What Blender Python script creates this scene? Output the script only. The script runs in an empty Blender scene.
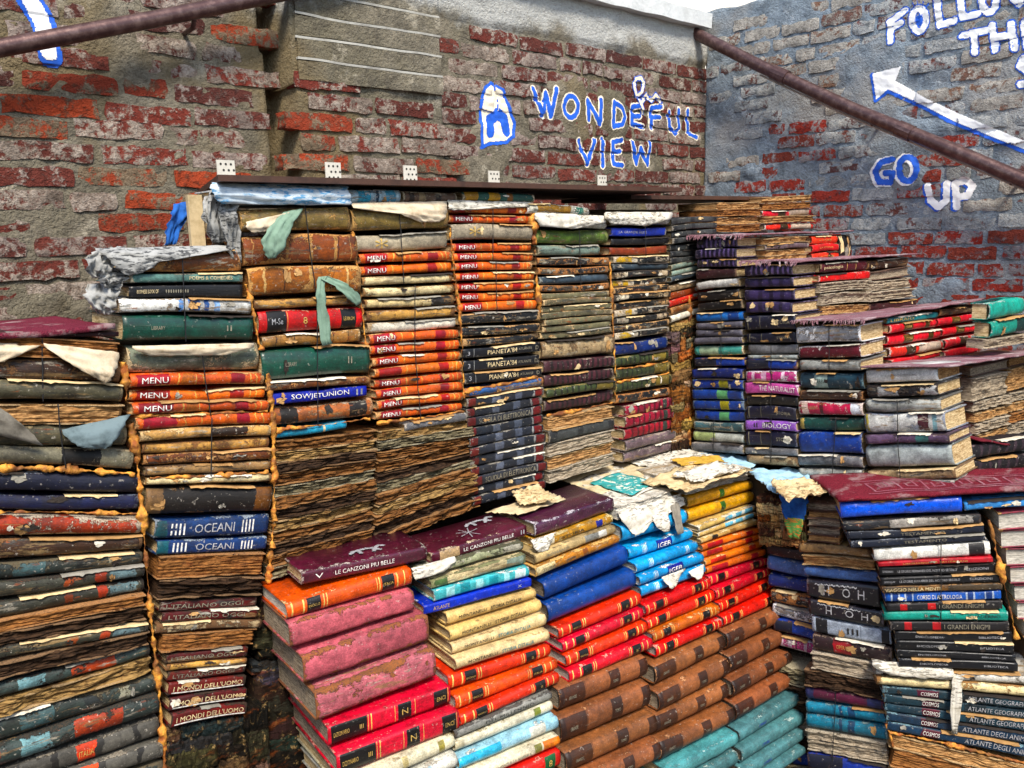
import bpy, math, random
import numpy as np
from mathutils import Vector, Matrix, noise
from mathutils.bvhtree import BVHTree

scene = bpy.context.scene
C = scene.collection

# ------------------------------------------------------------------ camera
FPX = 850.0
PITCH = math.radians(9.95)
ROLL = 0.026
CAM = Vector((0, 0, 1.6))
_F = Vector((0, math.cos(PITCH), -math.sin(PITCH)))
_r = Vector((1, 0, 0)); _u = Vector((0, math.sin(PITCH), math.cos(PITCH)))
RIGHT = _r*math.cos(ROLL) - _u*math.sin(ROLL)
UP = _u*math.cos(ROLL) + _r*math.sin(ROLL)
cd = bpy.data.cameras.new("camera"); cam = bpy.data.objects.new("camera", cd); C.objects.link(cam)
cd.sensor_width = 36.0; cd.lens = FPX/1024*36.0; cd.clip_start = 0.05; cd.clip_end = 500
m = Matrix((RIGHT, UP, -_F)).transposed().to_4x4(); m.translation = CAM
cam.matrix_world = m
scene.camera = cam
scene.render.resolution_x = 1024; scene.render.resolution_y = 768

# ------------------------------------------------------------------ light
SUN_EL, SUN_AZ = math.radians(52), math.radians(166)     # azimuth measured from +Y clockwise (behind the viewer)
w = bpy.data.worlds.new("World"); scene.world = w; w.use_nodes = True
nt = w.node_tree; nt.nodes.clear()
o = nt.nodes.new('ShaderNodeOutputWorld'); bg = nt.nodes.new('ShaderNodeBackground'); sky = nt.nodes.new('ShaderNodeTexSky')
sky.sky_type = 'NISHITA'; sky.sun_disc = False; sky.sun_elevation = SUN_EL; sky.sun_rotation = SUN_AZ
sky.air_density = 1.2; sky.dust_density = 1.5; sky.ozone_density = 1.0
bg.inputs[1].default_value = 0.15
nt.links.new(sky.outputs[0], bg.inputs[0]); nt.links.new(bg.outputs[0], o.inputs[0])
sd = bpy.data.lights.new("sun", 'SUN'); sd.energy = 2.7; sd.angle = math.radians(14); sd.color = (1, .92, .80)
so = bpy.data.objects.new("sun", sd); C.objects.link(so)
sdir = Vector((math.sin(SUN_AZ)*math.cos(SUN_EL), math.cos(SUN_AZ)*math.cos(SUN_EL), math.sin(SUN_EL)))
so.rotation_euler = sdir.to_track_quat('Z', 'Y').to_euler(); so.location = sdir*20
vs = scene.view_settings
vs.view_transform = 'Standard'; vs.look = 'None'; vs.exposure = 0.88; vs.gamma = 1.0; vs.use_curve_mapping = False

rng = random.Random(7)

# ------------------------------------------------------------------ geometry helpers
def ray(x, y):
    return (_F*FPX + RIGHT*(x-512) - UP*(y-384)).normalized()
class Plane:
    """a real vertical (or battered) face in the place; at() finds the point of that face on a sight line"""
    def __init__(s, p, n): s.p = Vector(p); s.n = Vector(n).normalized()
    def at(s, x, y, off=0.0):
        d = ray(x, y); p = s.p + s.n*off
        return CAM + d*((p-CAM).dot(s.n)/d.dot(s.n))
Z = Vector((0, 0, 1))
TH = math.radians(41.9)
EL = Vector((math.cos(TH), math.sin(TH), 0)); NL = Vector((math.sin(TH), -math.cos(TH), 0))   # along / out of the back wall
ES = NL.copy(); NS = -EL                                                                       # along / out of the side wall
PL0 = Vector((-.699, 1.555, 0)); J = PL0 + EL*1.698
P_L = Plane(PL0, NL)
P_S = Plane(J, NS)
WB0 = PL0 - NL*.55; WR0 = J + EL*.85
P_WB = Plane(WB0, NL); P_WR = Plane(WR0, NS)
THF = math.radians(35.5)
EF = Vector((math.cos(THF), math.sin(THF), 0)); NF = Vector((math.sin(THF), -math.cos(THF), 0))
KB = 0.34
P_F = Plane(Vector((-.412, 1.67, .91)), NF + Z*KB)
def riser(u, off=0.0):                      # stair risers, parallel to the back wall
    return Plane(J + ES*(u+off), NL)
G1A = Vector((.866, 2.165, 0)); EG1 = Vector((.80, -.60, 0)).normalized(); G1B = G1A + EG1*.215
P_G1 = Plane(G1A, Vector((-.60, -.80, 0)))
EG2 = Vector((.975, -.22, 0)).normalized(); P_G2 = Plane(G1B, Vector((-.22, -.975, 0)))

def srgb(h):
    h = h.lstrip('#'); v = [int(h[i:i+2], 16)/255 for i in (0, 2, 4)]
    return tuple((c/12.92 if c <= .04045 else ((c+.055)/1.055)**2.4) for c in v)

def mesh_obj(name, verts, faces, mat, parent=None, uvs=None, attr=None, smooth=False, cols=None):
    me = bpy.data.meshes.new(name); me.from_pydata([tuple(v) for v in verts], [], faces); me.update()
    if mat is not None: me.materials.append(mat)
    n = len(me.loops)
    if uvs is not None:
        li = np.empty(n, dtype=np.int32); me.loops.foreach_get('vertex_index', li)
        a = np.array(uvs, dtype=np.float32)[li]
        me.uv_layers.new(name='UVMap').data.foreach_set('uv', a.ravel())
    if attr is not None:
        at = me.attributes.new('edge', 'FLOAT', 'POINT'); at.data.foreach_set('value', np.array(attr, dtype=np.float32))
    if cols is not None:
        at = me.color_attributes.new('Col', 'FLOAT_COLOR', 'POINT')
        at.data.foreach_set('color', np.array([(*c, 1) for c in cols], dtype=np.float32).ravel())
    if smooth: me.polygons.foreach_set('use_smooth', [True]*len(me.polygons))
    ob = bpy.data.objects.new(name, me); C.objects.link(ob)
    if parent is not None: ob.parent = parent
    return ob
def tag(o, label, cat=None, group=None, kind=None):
    if label: o['label'] = label
    if cat: o['category'] = cat
    if group: o['group'] = group
    if kind: o['kind'] = kind
    return o
def empty(name, mat):
    e = bpy.data.objects.new(name, None); e.empty_display_size = .05; C.objects.link(e); e.matrix_world = mat; return e
def box_vf(p0, ex, ey, ez):
    v = [p0 + ex*a + ey*b + ez*c for c in (0, 1) for b in (0, 1) for a in (0, 1)]
    f = [(0, 2, 3, 1), (4, 5, 7, 6), (0, 1, 5, 4), (2, 6, 7, 3), (0, 4, 6, 2), (1, 3, 7, 5)]
    return v, f
def tube_vf(pts, rad, seg=8, rfun=None):
    V, Fc = [], []; n = len(pts)
    for i, p in enumerate(pts):
        t = (pts[min(i+1, n-1)] - pts[max(i-1, 0)]).normalized()
        a = t.cross(Z) if abs(t.z) < .9 else t.cross(Vector((1, 0, 0))); a.normalize(); b = t.cross(a)
        for k in range(seg):
            an = 2*math.pi*k/seg
            r = rad if rfun is None else rfun(i, k)
            V.append(p + (a*math.cos(an) + b*math.sin(an))*r)
    for i in range(n-1):
        for k in range(seg):
            Fc.append((i*seg+k, i*seg+(k+1) % seg, (i+1)*seg+(k+1) % seg, (i+1)*seg+k))
    Fc.append(tuple(range(seg-1, -1, -1))); Fc.append(tuple((n-1)*seg+k for k in range(seg)))
    return V, Fc
def fbm(p, o=4): return noise.fractal(p, 1.0, 2.0, o)

# ------------------------------------------------------------------ materials
def new_mat(name):
    m = bpy.data.materials.new(name); m.use_nodes = True
    t = m.node_tree; b = t.nodes['Principled BSDF']; return m, t, b
class NB:
    def __init__(s, t): s.t = t
    def n(s, ty, **kw):
        x = s.t.nodes.new(ty)
        for k, v in kw.items():
            if k.startswith('i_'):
                key = k[2:]; key = int(key) if key.isdigit() else key
                x.inputs[key].default_value = v
            else: setattr(x, k, v)
        return x
    def l(s, a, b): s.t.links.new(a, b)
    def math(s, op, a, b=None, clamp=False):
        x = s.n('ShaderNodeMath', operation=op, use_clamp=clamp)
        for i, v in enumerate((a, b)):
            if v is None: continue
            if isinstance(v, (int, float)): x.inputs[i].default_value = v
            else: s.l(v, x.inputs[i])
        return x.outputs[0]
    def mix(s, f, a, b, mode='MIX'):
        x = s.n('ShaderNodeMix', data_type='RGBA', blend_type=mode)
        for idx, v in ((0, f), (6, a), (7, b)):
            if isinstance(v, (int, float)): x.inputs[idx].default_value = v
            elif isinstance(v, tuple): x.inputs[idx].default_value = (*v, 1) if len(v) == 3 else v
            else: s.l(v, x.inputs[idx])
        return x.outputs[2]
    def noise(s, vec, scale, detail=4, rough=.6):
        x = s.n('ShaderNodeTexNoise', i_Scale=scale, i_Detail=detail, i_Roughness=rough)
        s.l(vec, x.inputs['Vector']); return x.outputs[0]
    def step(s, v, lo, hi):
        x = s.n('ShaderNodeMapRange', interpolation_type='SMOOTHSTEP'); x.inputs[1].default_value = lo; x.inputs[2].default_value = hi
        s.l(v, x.inputs[0]); return x.outputs[0]
    def vscale(s, v, sc):
        x = s.n('ShaderNodeMapping'); x.inputs['Scale'].default_value = sc; s.l(v, x.inputs['Vector']); return x.outputs[0]
    def ramp(s, fac, stops, interp='CONSTANT'):
        x = s.n('ShaderNodeValToRGB'); cr = x.color_ramp; cr.interpolation = interp
        while len(cr.elements) < len(stops): cr.elements.new(1.0)
        for e, (p, c) in zip(cr.elements, sorted(stops, key=lambda q: q[0])): e.position = p; e.color = (*c, 1)
        s.l(fac, x.inputs[0]); return x.outputs[0]
    def coords(s):
        tc = s.n('ShaderNodeTexCoord'); oi = s.n('ShaderNodeObjectInfo')
        a = s.n('ShaderNodeVectorMath', operation='ADD'); s.l(tc.outputs['Object'], a.inputs[0])
        m = s.math('MULTIPLY', oi.outputs['Random'], 37.0); cmb = s.n('ShaderNodeCombineXYZ')
        for i in range(3): s.l(m, cmb.inputs[i])
        s.l(cmb.outputs[0], a.inputs[1])
        return a.outputs[0], oi.outputs['Random']
    def bump(s, h, strength, dist, bsdf):
        x = s.n('ShaderNodeBump'); x.inputs['Strength'].default_value = strength; x.inputs['Distance'].default_value = dist
        s.l(h, x.inputs['Height']); s.l(x.outputs[0], bsdf.inputs['Normal'])

# shared "worn cover" group
grp = bpy.data.node_groups.new('worn_cover', 'ShaderNodeTree')
for nm, ty in (('Color', 'NodeSocketColor'), ('WearColor', 'NodeSocketColor'), ('Wear', 'NodeSocketFloat'), ('Dirt', 'NodeSocketFloat')):
    grp.interface.new_socket(nm, in_out='INPUT', socket_type=ty)
for nm, ty in (('Color', 'NodeSocketColor'), ('Height', 'NodeSocketFloat'), ('Rough', 'NodeSocketFloat')):
    grp.interface.new_socket(nm, in_out='OUTPUT', socket_type=ty)
g = NB(grp); gi = g.n('NodeGroupInput'); go = g.n('NodeGroupOutput')
vec, rnd = g.coords()
ea = g.n('ShaderNodeAttribute', attribute_name='edge').outputs['Fac']
n1 = g.noise(vec, 22, 6, .68); n2 = g.noise(vec, 7, 3, .6); n3 = g.noise(vec, 330, 2, .6)
st = g.noise(g.vscale(vec, (9, 90, 90)), 1.0, 5, .75)
nf = g.noise(vec, 75, 5, .72)
wv = g.math('ADD', g.math('ADD', g.math('MULTIPLY', n1, .55), g.math('ADD', g.math('MULTIPLY', nf, .3), g.math('MULTIPLY', n3, .15))), g.math('MULTIPLY', ea, .13))
wmask = g.step(g.math('SUBTRACT', g.math('ADD', wv, g.math('MULTIPLY', gi.outputs['Wear'], .32)), .72), 0.0, .035)
# small value / hue drift for each copy and fibre grain
hsv = g.n('ShaderNodeHueSaturation')
g.l(g.math('ADD', .495, g.math('MULTIPLY', rnd, .010)), hsv.inputs['Hue'])
mid = g.step(g.noise(vec, 55, 5, .75), .3, .7)
g.l(g.math('MULTIPLY', g.math('ADD', .36, g.math('ADD', g.math('MULTIPLY', g.step(n2, .3, .7), .38), g.math('ADD', g.math('MULTIPLY', g.step(n3, .3, .7), .26), g.math('MULTIPLY', rnd, .15)))), g.math('ADD', .68, g.math('MULTIPLY', mid, .7))), hsv.inputs['Value'])
hsv.inputs['Saturation'].default_value = 1.12
g.l(gi.outputs['Color'], hsv.inputs['Color'])
pale = g.mix(g.math('MULTIPLY', g.step(st, .6, .8), .22), hsv.outputs[0], (.5, .44, .36))
wcol = g.mix(g.step(n3, .35, .65), g.mix(.55, gi.outputs['WearColor'], (.09, .05, .025)), gi.outputs['WearColor'])
fleck = g.math('MULTIPLY', g.step(g.noise(vec, 120, 3, .6), .64, .7), g.math('ADD', .15, g.math('MULTIPLY', gi.outputs['Wear'], 1.3), True))
pale = g.mix(g.math('MULTIPLY', fleck, .6), pale, (.62, .56, .47))
c1 = g.mix(wmask, pale, wcol)
rim = g.math('MULTIPLY', g.step(wmask, .02, .5), g.math('SUBTRACT', 1.0, g.step(wmask, .5, .98)))
c1 = g.mix(g.math('MULTIPLY', rim, .5), c1, (.02, .012, .008))
dm = g.math('MULTIPLY', g.step(g.math('ADD', g.math('MULTIPLY', g.noise(vec, 13, 5, .7), .7), g.math('MULTIPLY', st, .3)), .46, .66), gi.outputs['Dirt'])
c2 = g.mix(dm, c1, (.018, .013, .009))
hh = g.math('ADD', g.math('SUBTRACT', g.math('MULTIPLY', n3, .25), g.math('MULTIPLY', wmask, .8)), g.math('MULTIPLY', st, .5))
g.l(c2, go.inputs['Color']); g.l(hh, go.inputs['Height'])
g.l(g.math('ADD', g.math('MULTIPLY', wmask, .35), g.math('MULTIPLY', n1, .2)), go.inputs['Rough'])

def cover_mat(name, base, bands=(), wear=.3, wearcol=(.36, .22, .11), dirt=.4, rough=.4, spec=.4, bumpd=.0015, coat=0.0):
    m, t, b = new_mat(name); q = NB(t)
    if bands:
        uv = q.n('ShaderNodeUVMap', uv_map='UVMap'); sp = q.n('ShaderNodeSeparateXYZ'); q.l(uv.outputs[0], sp.inputs[0])
        edges = sorted({0.0} | {e for u0, u1, _ in bands for e in (u0, u1)})
        stops = []
        for e in edges:
            c = base
            for u0, u1, col in bands:
                if u0 <= e + 1e-6 < u1: c = col
            stops.append((e, c))
        vv, _r2 = q.coords(); rag = .012 if wear < .34 else .09
        uu = q.math('ADD', sp.outputs[0], q.math('MULTIPLY', q.math('SUBTRACT', q.noise(vv, 45 if wear < .34 else 24, 5, .7), .5), rag), True)
        band = q.ramp(uu, stops)
        on = q.math('MULTIPLY', q.math('GREATER_THAN', sp.outputs[1], .04), q.math('LESS_THAN', sp.outputs[1], .96))
        col = q.mix(on, base, band)
    else:
        rgb = q.n('ShaderNodeRGB'); rgb.outputs[0].default_value = (*base, 1); col = rgb.outputs[0]
    if wear > .42:                             # torn, water-stained paper layers showing several colours
        mv_, _ = q.coords()
        for k_, (sx, thr, cc) in enumerate(((7, .56, (.30, .20, .10)), (11, .58, (.42, .38, .30)), (9, .58, (.05, .055, .05)), (14, .61, (.30, .09, .04)))):
            nn_ = q.noise(q.vscale(mv_, (sx, 55, 55)), 1.0+.17*k_, 6, .74)
            col = q.mix(q.math('MULTIPLY', q.step(nn_, thr, thr+.05), .8), col, cc)
    gn = q.n('ShaderNodeGroup'); gn.node_tree = grp
    q.l(col, gn.inputs['Color']); gn.inputs['WearColor'].default_value = (*wearcol, 1); gn.inputs['Wear'].default_value = wear; gn.inputs['Dirt'].default_value = dirt
    q.l(gn.outputs['Color'], b.inputs['Base Color'])
    q.l(q.math('ADD', gn.outputs['Rough'], rough, True), b.inputs['Roughness'])
    b.inputs['Specular IOR Level'].default_value = spec
    b.inputs['Coat Weight'].default_value = coat; b.inputs['Coat Roughness'].default_value = .18
    q.bump(gn.outputs['Height'], .9, bumpd*1.5, b)
    return m
def page_mat(name, base, dark, orange=None):
    m, t, b = new_mat(name); q = NB(t); v, rnd = q.coords()
    l1 = q.noise(q.vscale(v, (20, 20, 950)), 1, 3, .65); l2 = q.noise(q.vscale(v, (75, 75, 330)), 1, 5, .72); n = q.noise(v, 34, 6, .7)
    f = q.math('ADD', q.math('MULTIPLY', l1, .5), q.math('MULTIPLY', l2, .5))
    c = q.mix(q.step(f, .38, .62), dark, base)
    c = q.mix(q.math('MULTIPLY', q.step(n, .5, .75), .55), c, orange or dark)
    q.l(c, b.inputs['Base Color']); b.inputs['Roughness'].default_value = .85; b.inputs['Specular IOR Level'].default_value = .15
    q.bump(f, 1.0, .003, b); return m
def simple_mat(name, base, var=.25, scale=30, rough=.6, bump=.002, dirt=None, spec=.4):
    m, t, b = new_mat(name); q = NB(t); v, rnd = q.coords()
    n = q.noise(v, scale, 6, .65); n2 = q.noise(v, scale*7, 3, .6)
    d = dirt or tuple(x*.25 for x in base)
    c = q.mix(q.math('MULTIPLY', q.step(n, .42, .68), var*2), base, d)
    c = q.mix(q.math('MULTIPLY', n2, var), c, tuple(min(1, x*1.3+.02) for x in base))
    q.l(c, b.inputs['Base Color']); b.inputs['Roughness'].default_value = rough; b.inputs['Specular IOR Level'].default_value = spec
    q.bump(q.math('ADD', q.math('MULTIPLY', n, .7), q.math('MULTIPLY', n2, .3)), .7, bump, b); return m
def ink_mat(name, col, rough=.5, metal=0.0):
    m, t, b = new_mat(name); q = NB(t); v, rnd = q.coords(); n = q.noise(v, 120, 4, .7)
    q.l(q.mix(q.math('MULTIPLY', q.step(n, .46, .62), .8), col, tuple(x*.3+.03 for x in col)), b.inputs['Base Color'])
    b.inputs['Roughness'].default_value = rough; b.inputs['Metallic'].default_value = metal; return m

PAGES = {
 'cream': page_mat('pages_cream', srgb('e6cfa0'), srgb('8a6a3c'), srgb('b98a4c')),
 'white': page_mat('pages_white', srgb('e2dccd'), srgb('8f8a80'), srgb('b3a48a')),
 'grey': page_mat('pages_grey', srgb('b9aa92'), srgb('55493c'), srgb('7d6448')),
 'brown': page_mat('pages_brown', srgb('a9713a'), srgb('3d200f'), srgb('6e3413')),
 'dark': page_mat('pages_dark', srgb('5d4430'), srgb('140d09'), srgb('3a2312')),
 'rotb': page_mat('pages_rot_brown', srgb('8f5f30'), srgb('1a0e07'), srgb('56290f')),
 'rotd': page_mat('pages_rot_dark', srgb('4a3524'), srgb('0e0906'), srgb('2a180c')),
 'rott': page_mat('pages_rot_tan', srgb('a88650'), srgb('2a1a0c'), srgb('6a3c16')),
 'rotg': page_mat('pages_rot_grey', srgb('8a8062'), srgb('221d16'), srgb('5a4420')),
 'tan': page_mat('pages_tan', srgb('c79a63'), srgb('5d3c1e'), srgb('96602c')),
}
INK = {
 'white': ink_mat('ink_white', srgb('f2efe6')), 'gold': ink_mat('ink_gold', srgb('dcb45e'), .35, .3),
 'black': ink_mat('ink_black', srgb('15130f')), 'cream': ink_mat('ink_cream', srgb('e6cf9c')),
 'silver': ink_mat('ink_silver', srgb('c2c2c6'), .35, .3), 'blue': ink_mat('ink_blue', srgb('16389a')),
 'teal': ink_mat('ink_teal', srgb('2b7f86')), 'dull': ink_mat('ink_dull', srgb('8d8672')), 'grey': ink_mat('ink_grey', srgb('7b7a78')),
}
# ------------------------------------------------------------------ book styles
STY = {}
def S(name, c, desc, b=(), w=.3, wc='b98a55', d=.4, r=.4, rb=.16, t=(), k='spine', pg='cream', amp=.8, coat=0.0, ribs=(), ends=True):
    STY[name] = dict(c=c, desc=desc, b=b, w=w, wc=wc, d=d, r=r, rb=rb, t=t, k=k, pg=pg, amp=amp, coat=coat, ribs=ribs, mat=None)
FRONT = ['maroontop', 'maroontop2', 'maroontop3', 'redgold', 'redor', 'redsat', 'redorange', 'pinkbig', 'pinkpeel', 'redenc', 'creamroll', 'skyroll', 'tealstripe', 'royalthin', 'monta', 'montb', 'creamgreen', 'skycream', 'creamor', 'redgreen', 'plainblue', 'leather', 'cyan', 'cyanlab', 'yellow', 'tealF', 'tealwrap', 'bluefilm', 'orsm']
def sty_mat(name):
    s = STY[name]
    if s['mat'] is None:
        extra = 0 if name in FRONT else 1
        s['mat'] = cover_mat('cover_'+name, srgb(s['c']), [(a, e, srgb(h)) for a, e, h in s['b']], s['w']+.07+.05*extra, srgb(s['wc']), min(.9, s['d']+.05*extra), s['r']+.1*extra, .45, .0016, s['coat'])
    return s['mat']
MB = [(.045, .275, 'a3141a'), (.335, .345, 'f0c070'), (.36, .45, 'c8702a'), (.46, .468, 'f0c070'), (.52, .53, 'e8b060'), (.725, .835, 'a3141a'), (.88, .89, 'f0c070'), (.93, .94, 'f0c070')]
MB2 = [(.045, .275, 'a3141a'), (.335, .34, 'f0c070'), (.46, .468, 'f0c070'), (.725, .835, 'a3141a'), (.88, .888, 'f0c070'), (.93, .94, 'f0c070')]
S('menu', 'ee6a1c', 'orange cookery book with red title label', MB2, .22, 'e2a868', .3, .32, .3, [('MENU', .075, .26, .62, 'white')], amp=1.2)
S('menub', 'e8631a', 'faded orange cookery book with worn red label', MB, .3, 'd39a5c', .38, .35, .3, [('MENU', .075, .26, .6, 'white')], amp=1.3)
S('menun', 'ee701f', 'orange book with blank red labels', MB2, .28, 'e2a868', .3, .35, .3, amp=1.3)
S('tan', 'cf9f60', 'worn tan cloth book', w=.42, wc='8a5a2c', d=.55, rb=.28, amp=1.6)
S('tanspot', 'c99d63', 'tan book with dark burnt patch', [(.52, .8, '2a1a0e')], w=.4, wc='dab880', d=.6, rb=.28, amp=1.6)
S('creamb', 'ecd9a8', 'stained cream book', w=.34, wc='a87840', d=.5, rb=.3, amp=1.6)
S('creamblack', 'e3cc98', 'cream book with blackened end', [(.72, .97, '1d1712')], w=.4, wc='9a6f3c', d=.55, rb=.3, amp=1.6)
S('whiteb', 'e9e1cd', 'dirty white book', w=.3, wc='a88f6a', d=.4, rb=.25, amp=1.5)
S('brownw', '74401e', 'brown leather book with scuffed spine', w=.5, wc='b77f45', d=.55, rb=.25, amp=1.6)
S('brownd', '3c2415', 'dark brown damaged book', w=.42, wc='8a5f36', d=.6, rb=.2, amp=1.8, pg='brown')
S('brownlab', 'b06a45', 'brown leather book with dark square labels', [(.08, .24, '17100c'), (.76, .93, '17100c')], w=.32, wc='c9966a', d=.45, rb=.3, amp=1.2)
S('gradbrown', '15100c', 'black book with brown faded ends', [(0, .12, '7a5c3c'), (.86, 1.0, '6d4420')], w=.25, wc='7d5a34', d=.4, rb=.2)
S('dkgreen', '0f4636', 'dark green hardback with faint gilt title', w=.14, wc='5f8a78', d=.45, r=.22, rb=.14, coat=.4, t=[('LIBRARY', .2, .3, .18, 'dull'), ('II', .78, .82, .3, 'dull')])
S('tealgrey', '5d837b', 'thin grey-teal book', w=.3, wc='a9a58f', d=.4, rb=.18, t=[('POEMS & COMEDIES', .5, .9, .5, 'cream')])
S('black', '0f0f11', 'black book with worn spine', w=.22, wc='7c6c56', d=.3, r=.3, rb=.12)
S('blacktitle', '131316', 'black paperback with small print', w=.15, wc='8d8577', d=.3, r=.28, rb=.05, t=[('BUSINESS BOOK OF', .06, .24, .4, 'cream'), ('..........', .3, .5, .4, 'dull')])
S('whiteblue', 'd3d2cc', 'white book with blue pattern', [(.42, .46, '6f9bd0'), (.5, .58, '5a86c4'), (.62, .66, '3d6cb0'), (.7, .74, '8fb4dc')], w=.32, wc='9c8a74', d=.35, rb=.2)
S('greygreen', '6e7563', 'curled grey-green cover over worn pages', w=.42, wc='c8b48c', d=.6, rb=.25, amp=2.5)
S('oceani', '16356b', 'navy book lettered in white', [(.0, .1, '1c5560')], w=.25, wc='8fa0b0', d=.4, rb=.12, t=[('OCEANI', .33, .68, .6, 'silver'), ('IIII', .13, .25, .8, 'white'), ('IIII', .75, .86, .8, 'white')])
S('redtitle', '5a1512', 'dark red book with white title', w=.32, wc='3a2a1c', d=.55, rb=.08, t=[("L'ITALIANO OGGI", .06, .85, .55, 'dull')])
S('mondi', '6e1513', 'dark red book with white stripe and title', w=.28, wc='2a1b12', d=.5, rb=.05, t=[("I MONDI DELL'UOMO", .06, .95, .5, 'cream'), ('_______________', .04, .97, .16, 'white')])
S('creamtorn', 'cdb893', 'torn cream book', w=.6, wc='6d4a2a', d=.6, rb=.2, amp=2.4)
S('dkdecay', '33261b', 'rotting dark book', k='decay', pg='rotd', amp=5, w=.5, wc='8a6a48')
S('bndecay', '5a3a1e', 'coverless book with brown exposed spine', k='decay', pg='brown', amp=2.5, w=.5, wc='b07c48')
S('tndecay', '8a6a44', 'coverless book with tan frayed pages', k='decay', pg='tan', amp=3, w=.5, wc='c9a878')
S('gydecay', '6a6052', 'weathered coverless book with grey pages', k='decay', pg='grey', amp=3, w=.5, wc='c4b8a2')
S('whdecay', 'b5aa98', 'bundle of torn whitish pages', k='decay', pg='white', amp=3.5, w=.4, wc='e0d8c6')
S('orangedk', '9c3f13', 'rust brown book', w=.3, wc='c9823f', d=.4, rb=.15)
S('olive', '6f6a50', 'thin olive book with chipped spine', w=.36, wc='d8b884', d=.45, rb=.12, amp=1.2)
S('olivegrey', '57523f', 'olive grey cloth book', w=.35, wc='8a7d5c', d=.65, rb=.3, amp=2.2)
S('olivelabel', '746f5c', 'grey cloth book with black label', [(.58, .8, '100e0c')], w=.3, wc='a89a78', d=.55, rb=.28, amp=2)
S('navyblack', '12142a', 'almost black navy book', w=.2, wc='55606f', d=.5, rb=.2, amp=1.2)
S('navy', '1b2046', 'dark navy book', w=.22, wc='5d6a80', d=.5, rb=.2)
S('redpale', 'a83a22', 'rounded red book with flaked pale patches', w=.48, wc='b9aa95', d=.45, rb=.35, amp=1.8)
S('tealmulti', '2c3530', 'dark teal book with torn paper cover', [(.12, .22, '22302f'), (.3, .46, '486466'), (.62, .7, '1a201f'), (.8, .86, '8a8874')], w=.46, wc='5a5440', d=.75, rb=.25, amp=2.4)
S('tealorange', '384642', 'teal book with orange torn patch', [(.0, .2, '8f3317'), (.3, .44, '7faab0'), (.56, .8, 'c2502a')], w=.4, wc='1f2725', d=.55, rb=.28, amp=2.2)
S('greymulti', '3c3c30', 'mottled grey-green book', [(.0, .14, '8fa0ae'), (.55, .6, '9a4a2c'), (.72, .78, 'b8442a'), (.8, .95, '6c8488')], w=.42, wc='22221e', d=.55, rb=.26, amp=2.2)
S('redsquares', '55524b', 'grey book with bright red label squares', [(.0, .06, '2e2c28'), (.12, .25, 'd63a22'), (.25, .29, '23211e'), (.44, .48, '23211e'), (.56, .66, 'e0452a'), (.66, .7, '2e2c28'), (.86, .89, '23211e')], w=.25, wc='8a8374', d=.35, rb=.2, t=[('ITALIA', .135, .235, .4, 'gold'), ('ITALIA', .575, .65, .4, 'gold')])
S('redlab', 'd6242c', 'red hardback with black title labels', [(.07, .25, '0d0c0c'), (.255, .26, 'e8c878'), (.55, .556, 'e8c878'), (.78, .93, '0d0c0c')], w=.2, wc='e09a7a', d=.25, r=.3, rb=.2, t=[('M-Se', .11, .21, .34, 'silver'), ('8', .4, .44, .4, 'gold'), ('LEXIKON', .8, .91, .22, 'gold')])
S('tanband', 'a87a48', 'tan book with dark spine bands', [(.12, .13, '4a2c14'), (.3, .31, '4a2c14'), (.7, .71, '4a2c14'), (.86, .87, '4a2c14')], w=.36, wc='d8b078', d=.5, rb=.22, amp=1.4)
S('soviet', '1a2fa8', 'royal blue book with white title', w=.16, wc='b9b3a8', d=.2, r=.3, rb=.12, t=[('SOWJETUNION', .2, .8, .7, 'white'), ('II', .88, .95, .7, 'silver')])
S('bluethin', '2a9cc4', 'thin bright blue book', [(.66, .69, 'd8c8a0')], w=.18, wc='c9c2a8', d=.25, rb=.3)
S('oliveold', '8c7644', 'olive brown book with torn white wrapper', w=.36, wc='c79a55', d=.5, rb=.2, amp=1.6)
S('emblem', 'a89c86', 'grey book with round gold emblem', w=.2, wc='d8ccb0', d=.35, rb=.2, t=[('*', .2, .33, 1.5, 'gold')])
S('pianeta', '101218', 'black book with pale title', [(.13, .134, 'b9b9b4')], w=.16, wc='8f8674', d=.3, r=.3, rb=.06, t=[("PIANETA'84", .3, .68, .6, 'cream'), ('ATLANTE', .7, .88, .3, 'dull'), ('3', .05, .08, .5, 'silver'), ('D', .93, .97, .5, 'dull')])
S('blackchip', '131518', 'black book chipped to tan board', w=.42, wc='c79a62', d=.35, r=.35, rb=.15, amp=1.4)
EB = [(.0, .1, '5c1f1d'), (.1, .12, '1a1c22'), (.32, .42, '5a6170'), (.6, .7, '4c5362'), (.84, .86, '8a8a88'), (.87, .98, '6a1f20')]
S('electro', '1d222c', 'dark book with small red end panels', EB, w=.26, wc='8d8a80', d=.45, rb=.1)
S('electrot', '23262e', 'dark book with pale title strip', EB[:2] + [(.84, .86, '8a8a88'), (.87, .98, '6a1f20')], w=.2, wc='8d8a80', d=.4, rb=.08, t=[("SCUOLA DI ELETTRONICA", .14, .83, .75, 'dull')])
S('bluecurl', '365a8c', 'blue book with curled torn cover', w=.4, wc='c07c3c', d=.4, rb=.3, amp=2.4, r=.3)
S('mossy', '5d7a33', 'mossy green swollen book', w=.34, wc='8a9a4a', d=.65, rb=.3, amp=2)
S('greyteal', '7f9184', 'grey-green mottled book', w=.34, wc='b0a98a', d=.5, rb=.28, amp=1.8)
S('torndark', '17181a', 'dark book with torn brown spine', w=.56, wc='b8783c', d=.4, rb=.15, amp=2)
S('bluegrey', '36444e', 'blue-grey swollen book', w=.26, wc='8d948f', d=.5, rb=.3, amp=1.8)
RIB = [(i/14+.02, i/14+.05, '1d0f0f') for i in range(1, 14)]
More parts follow.
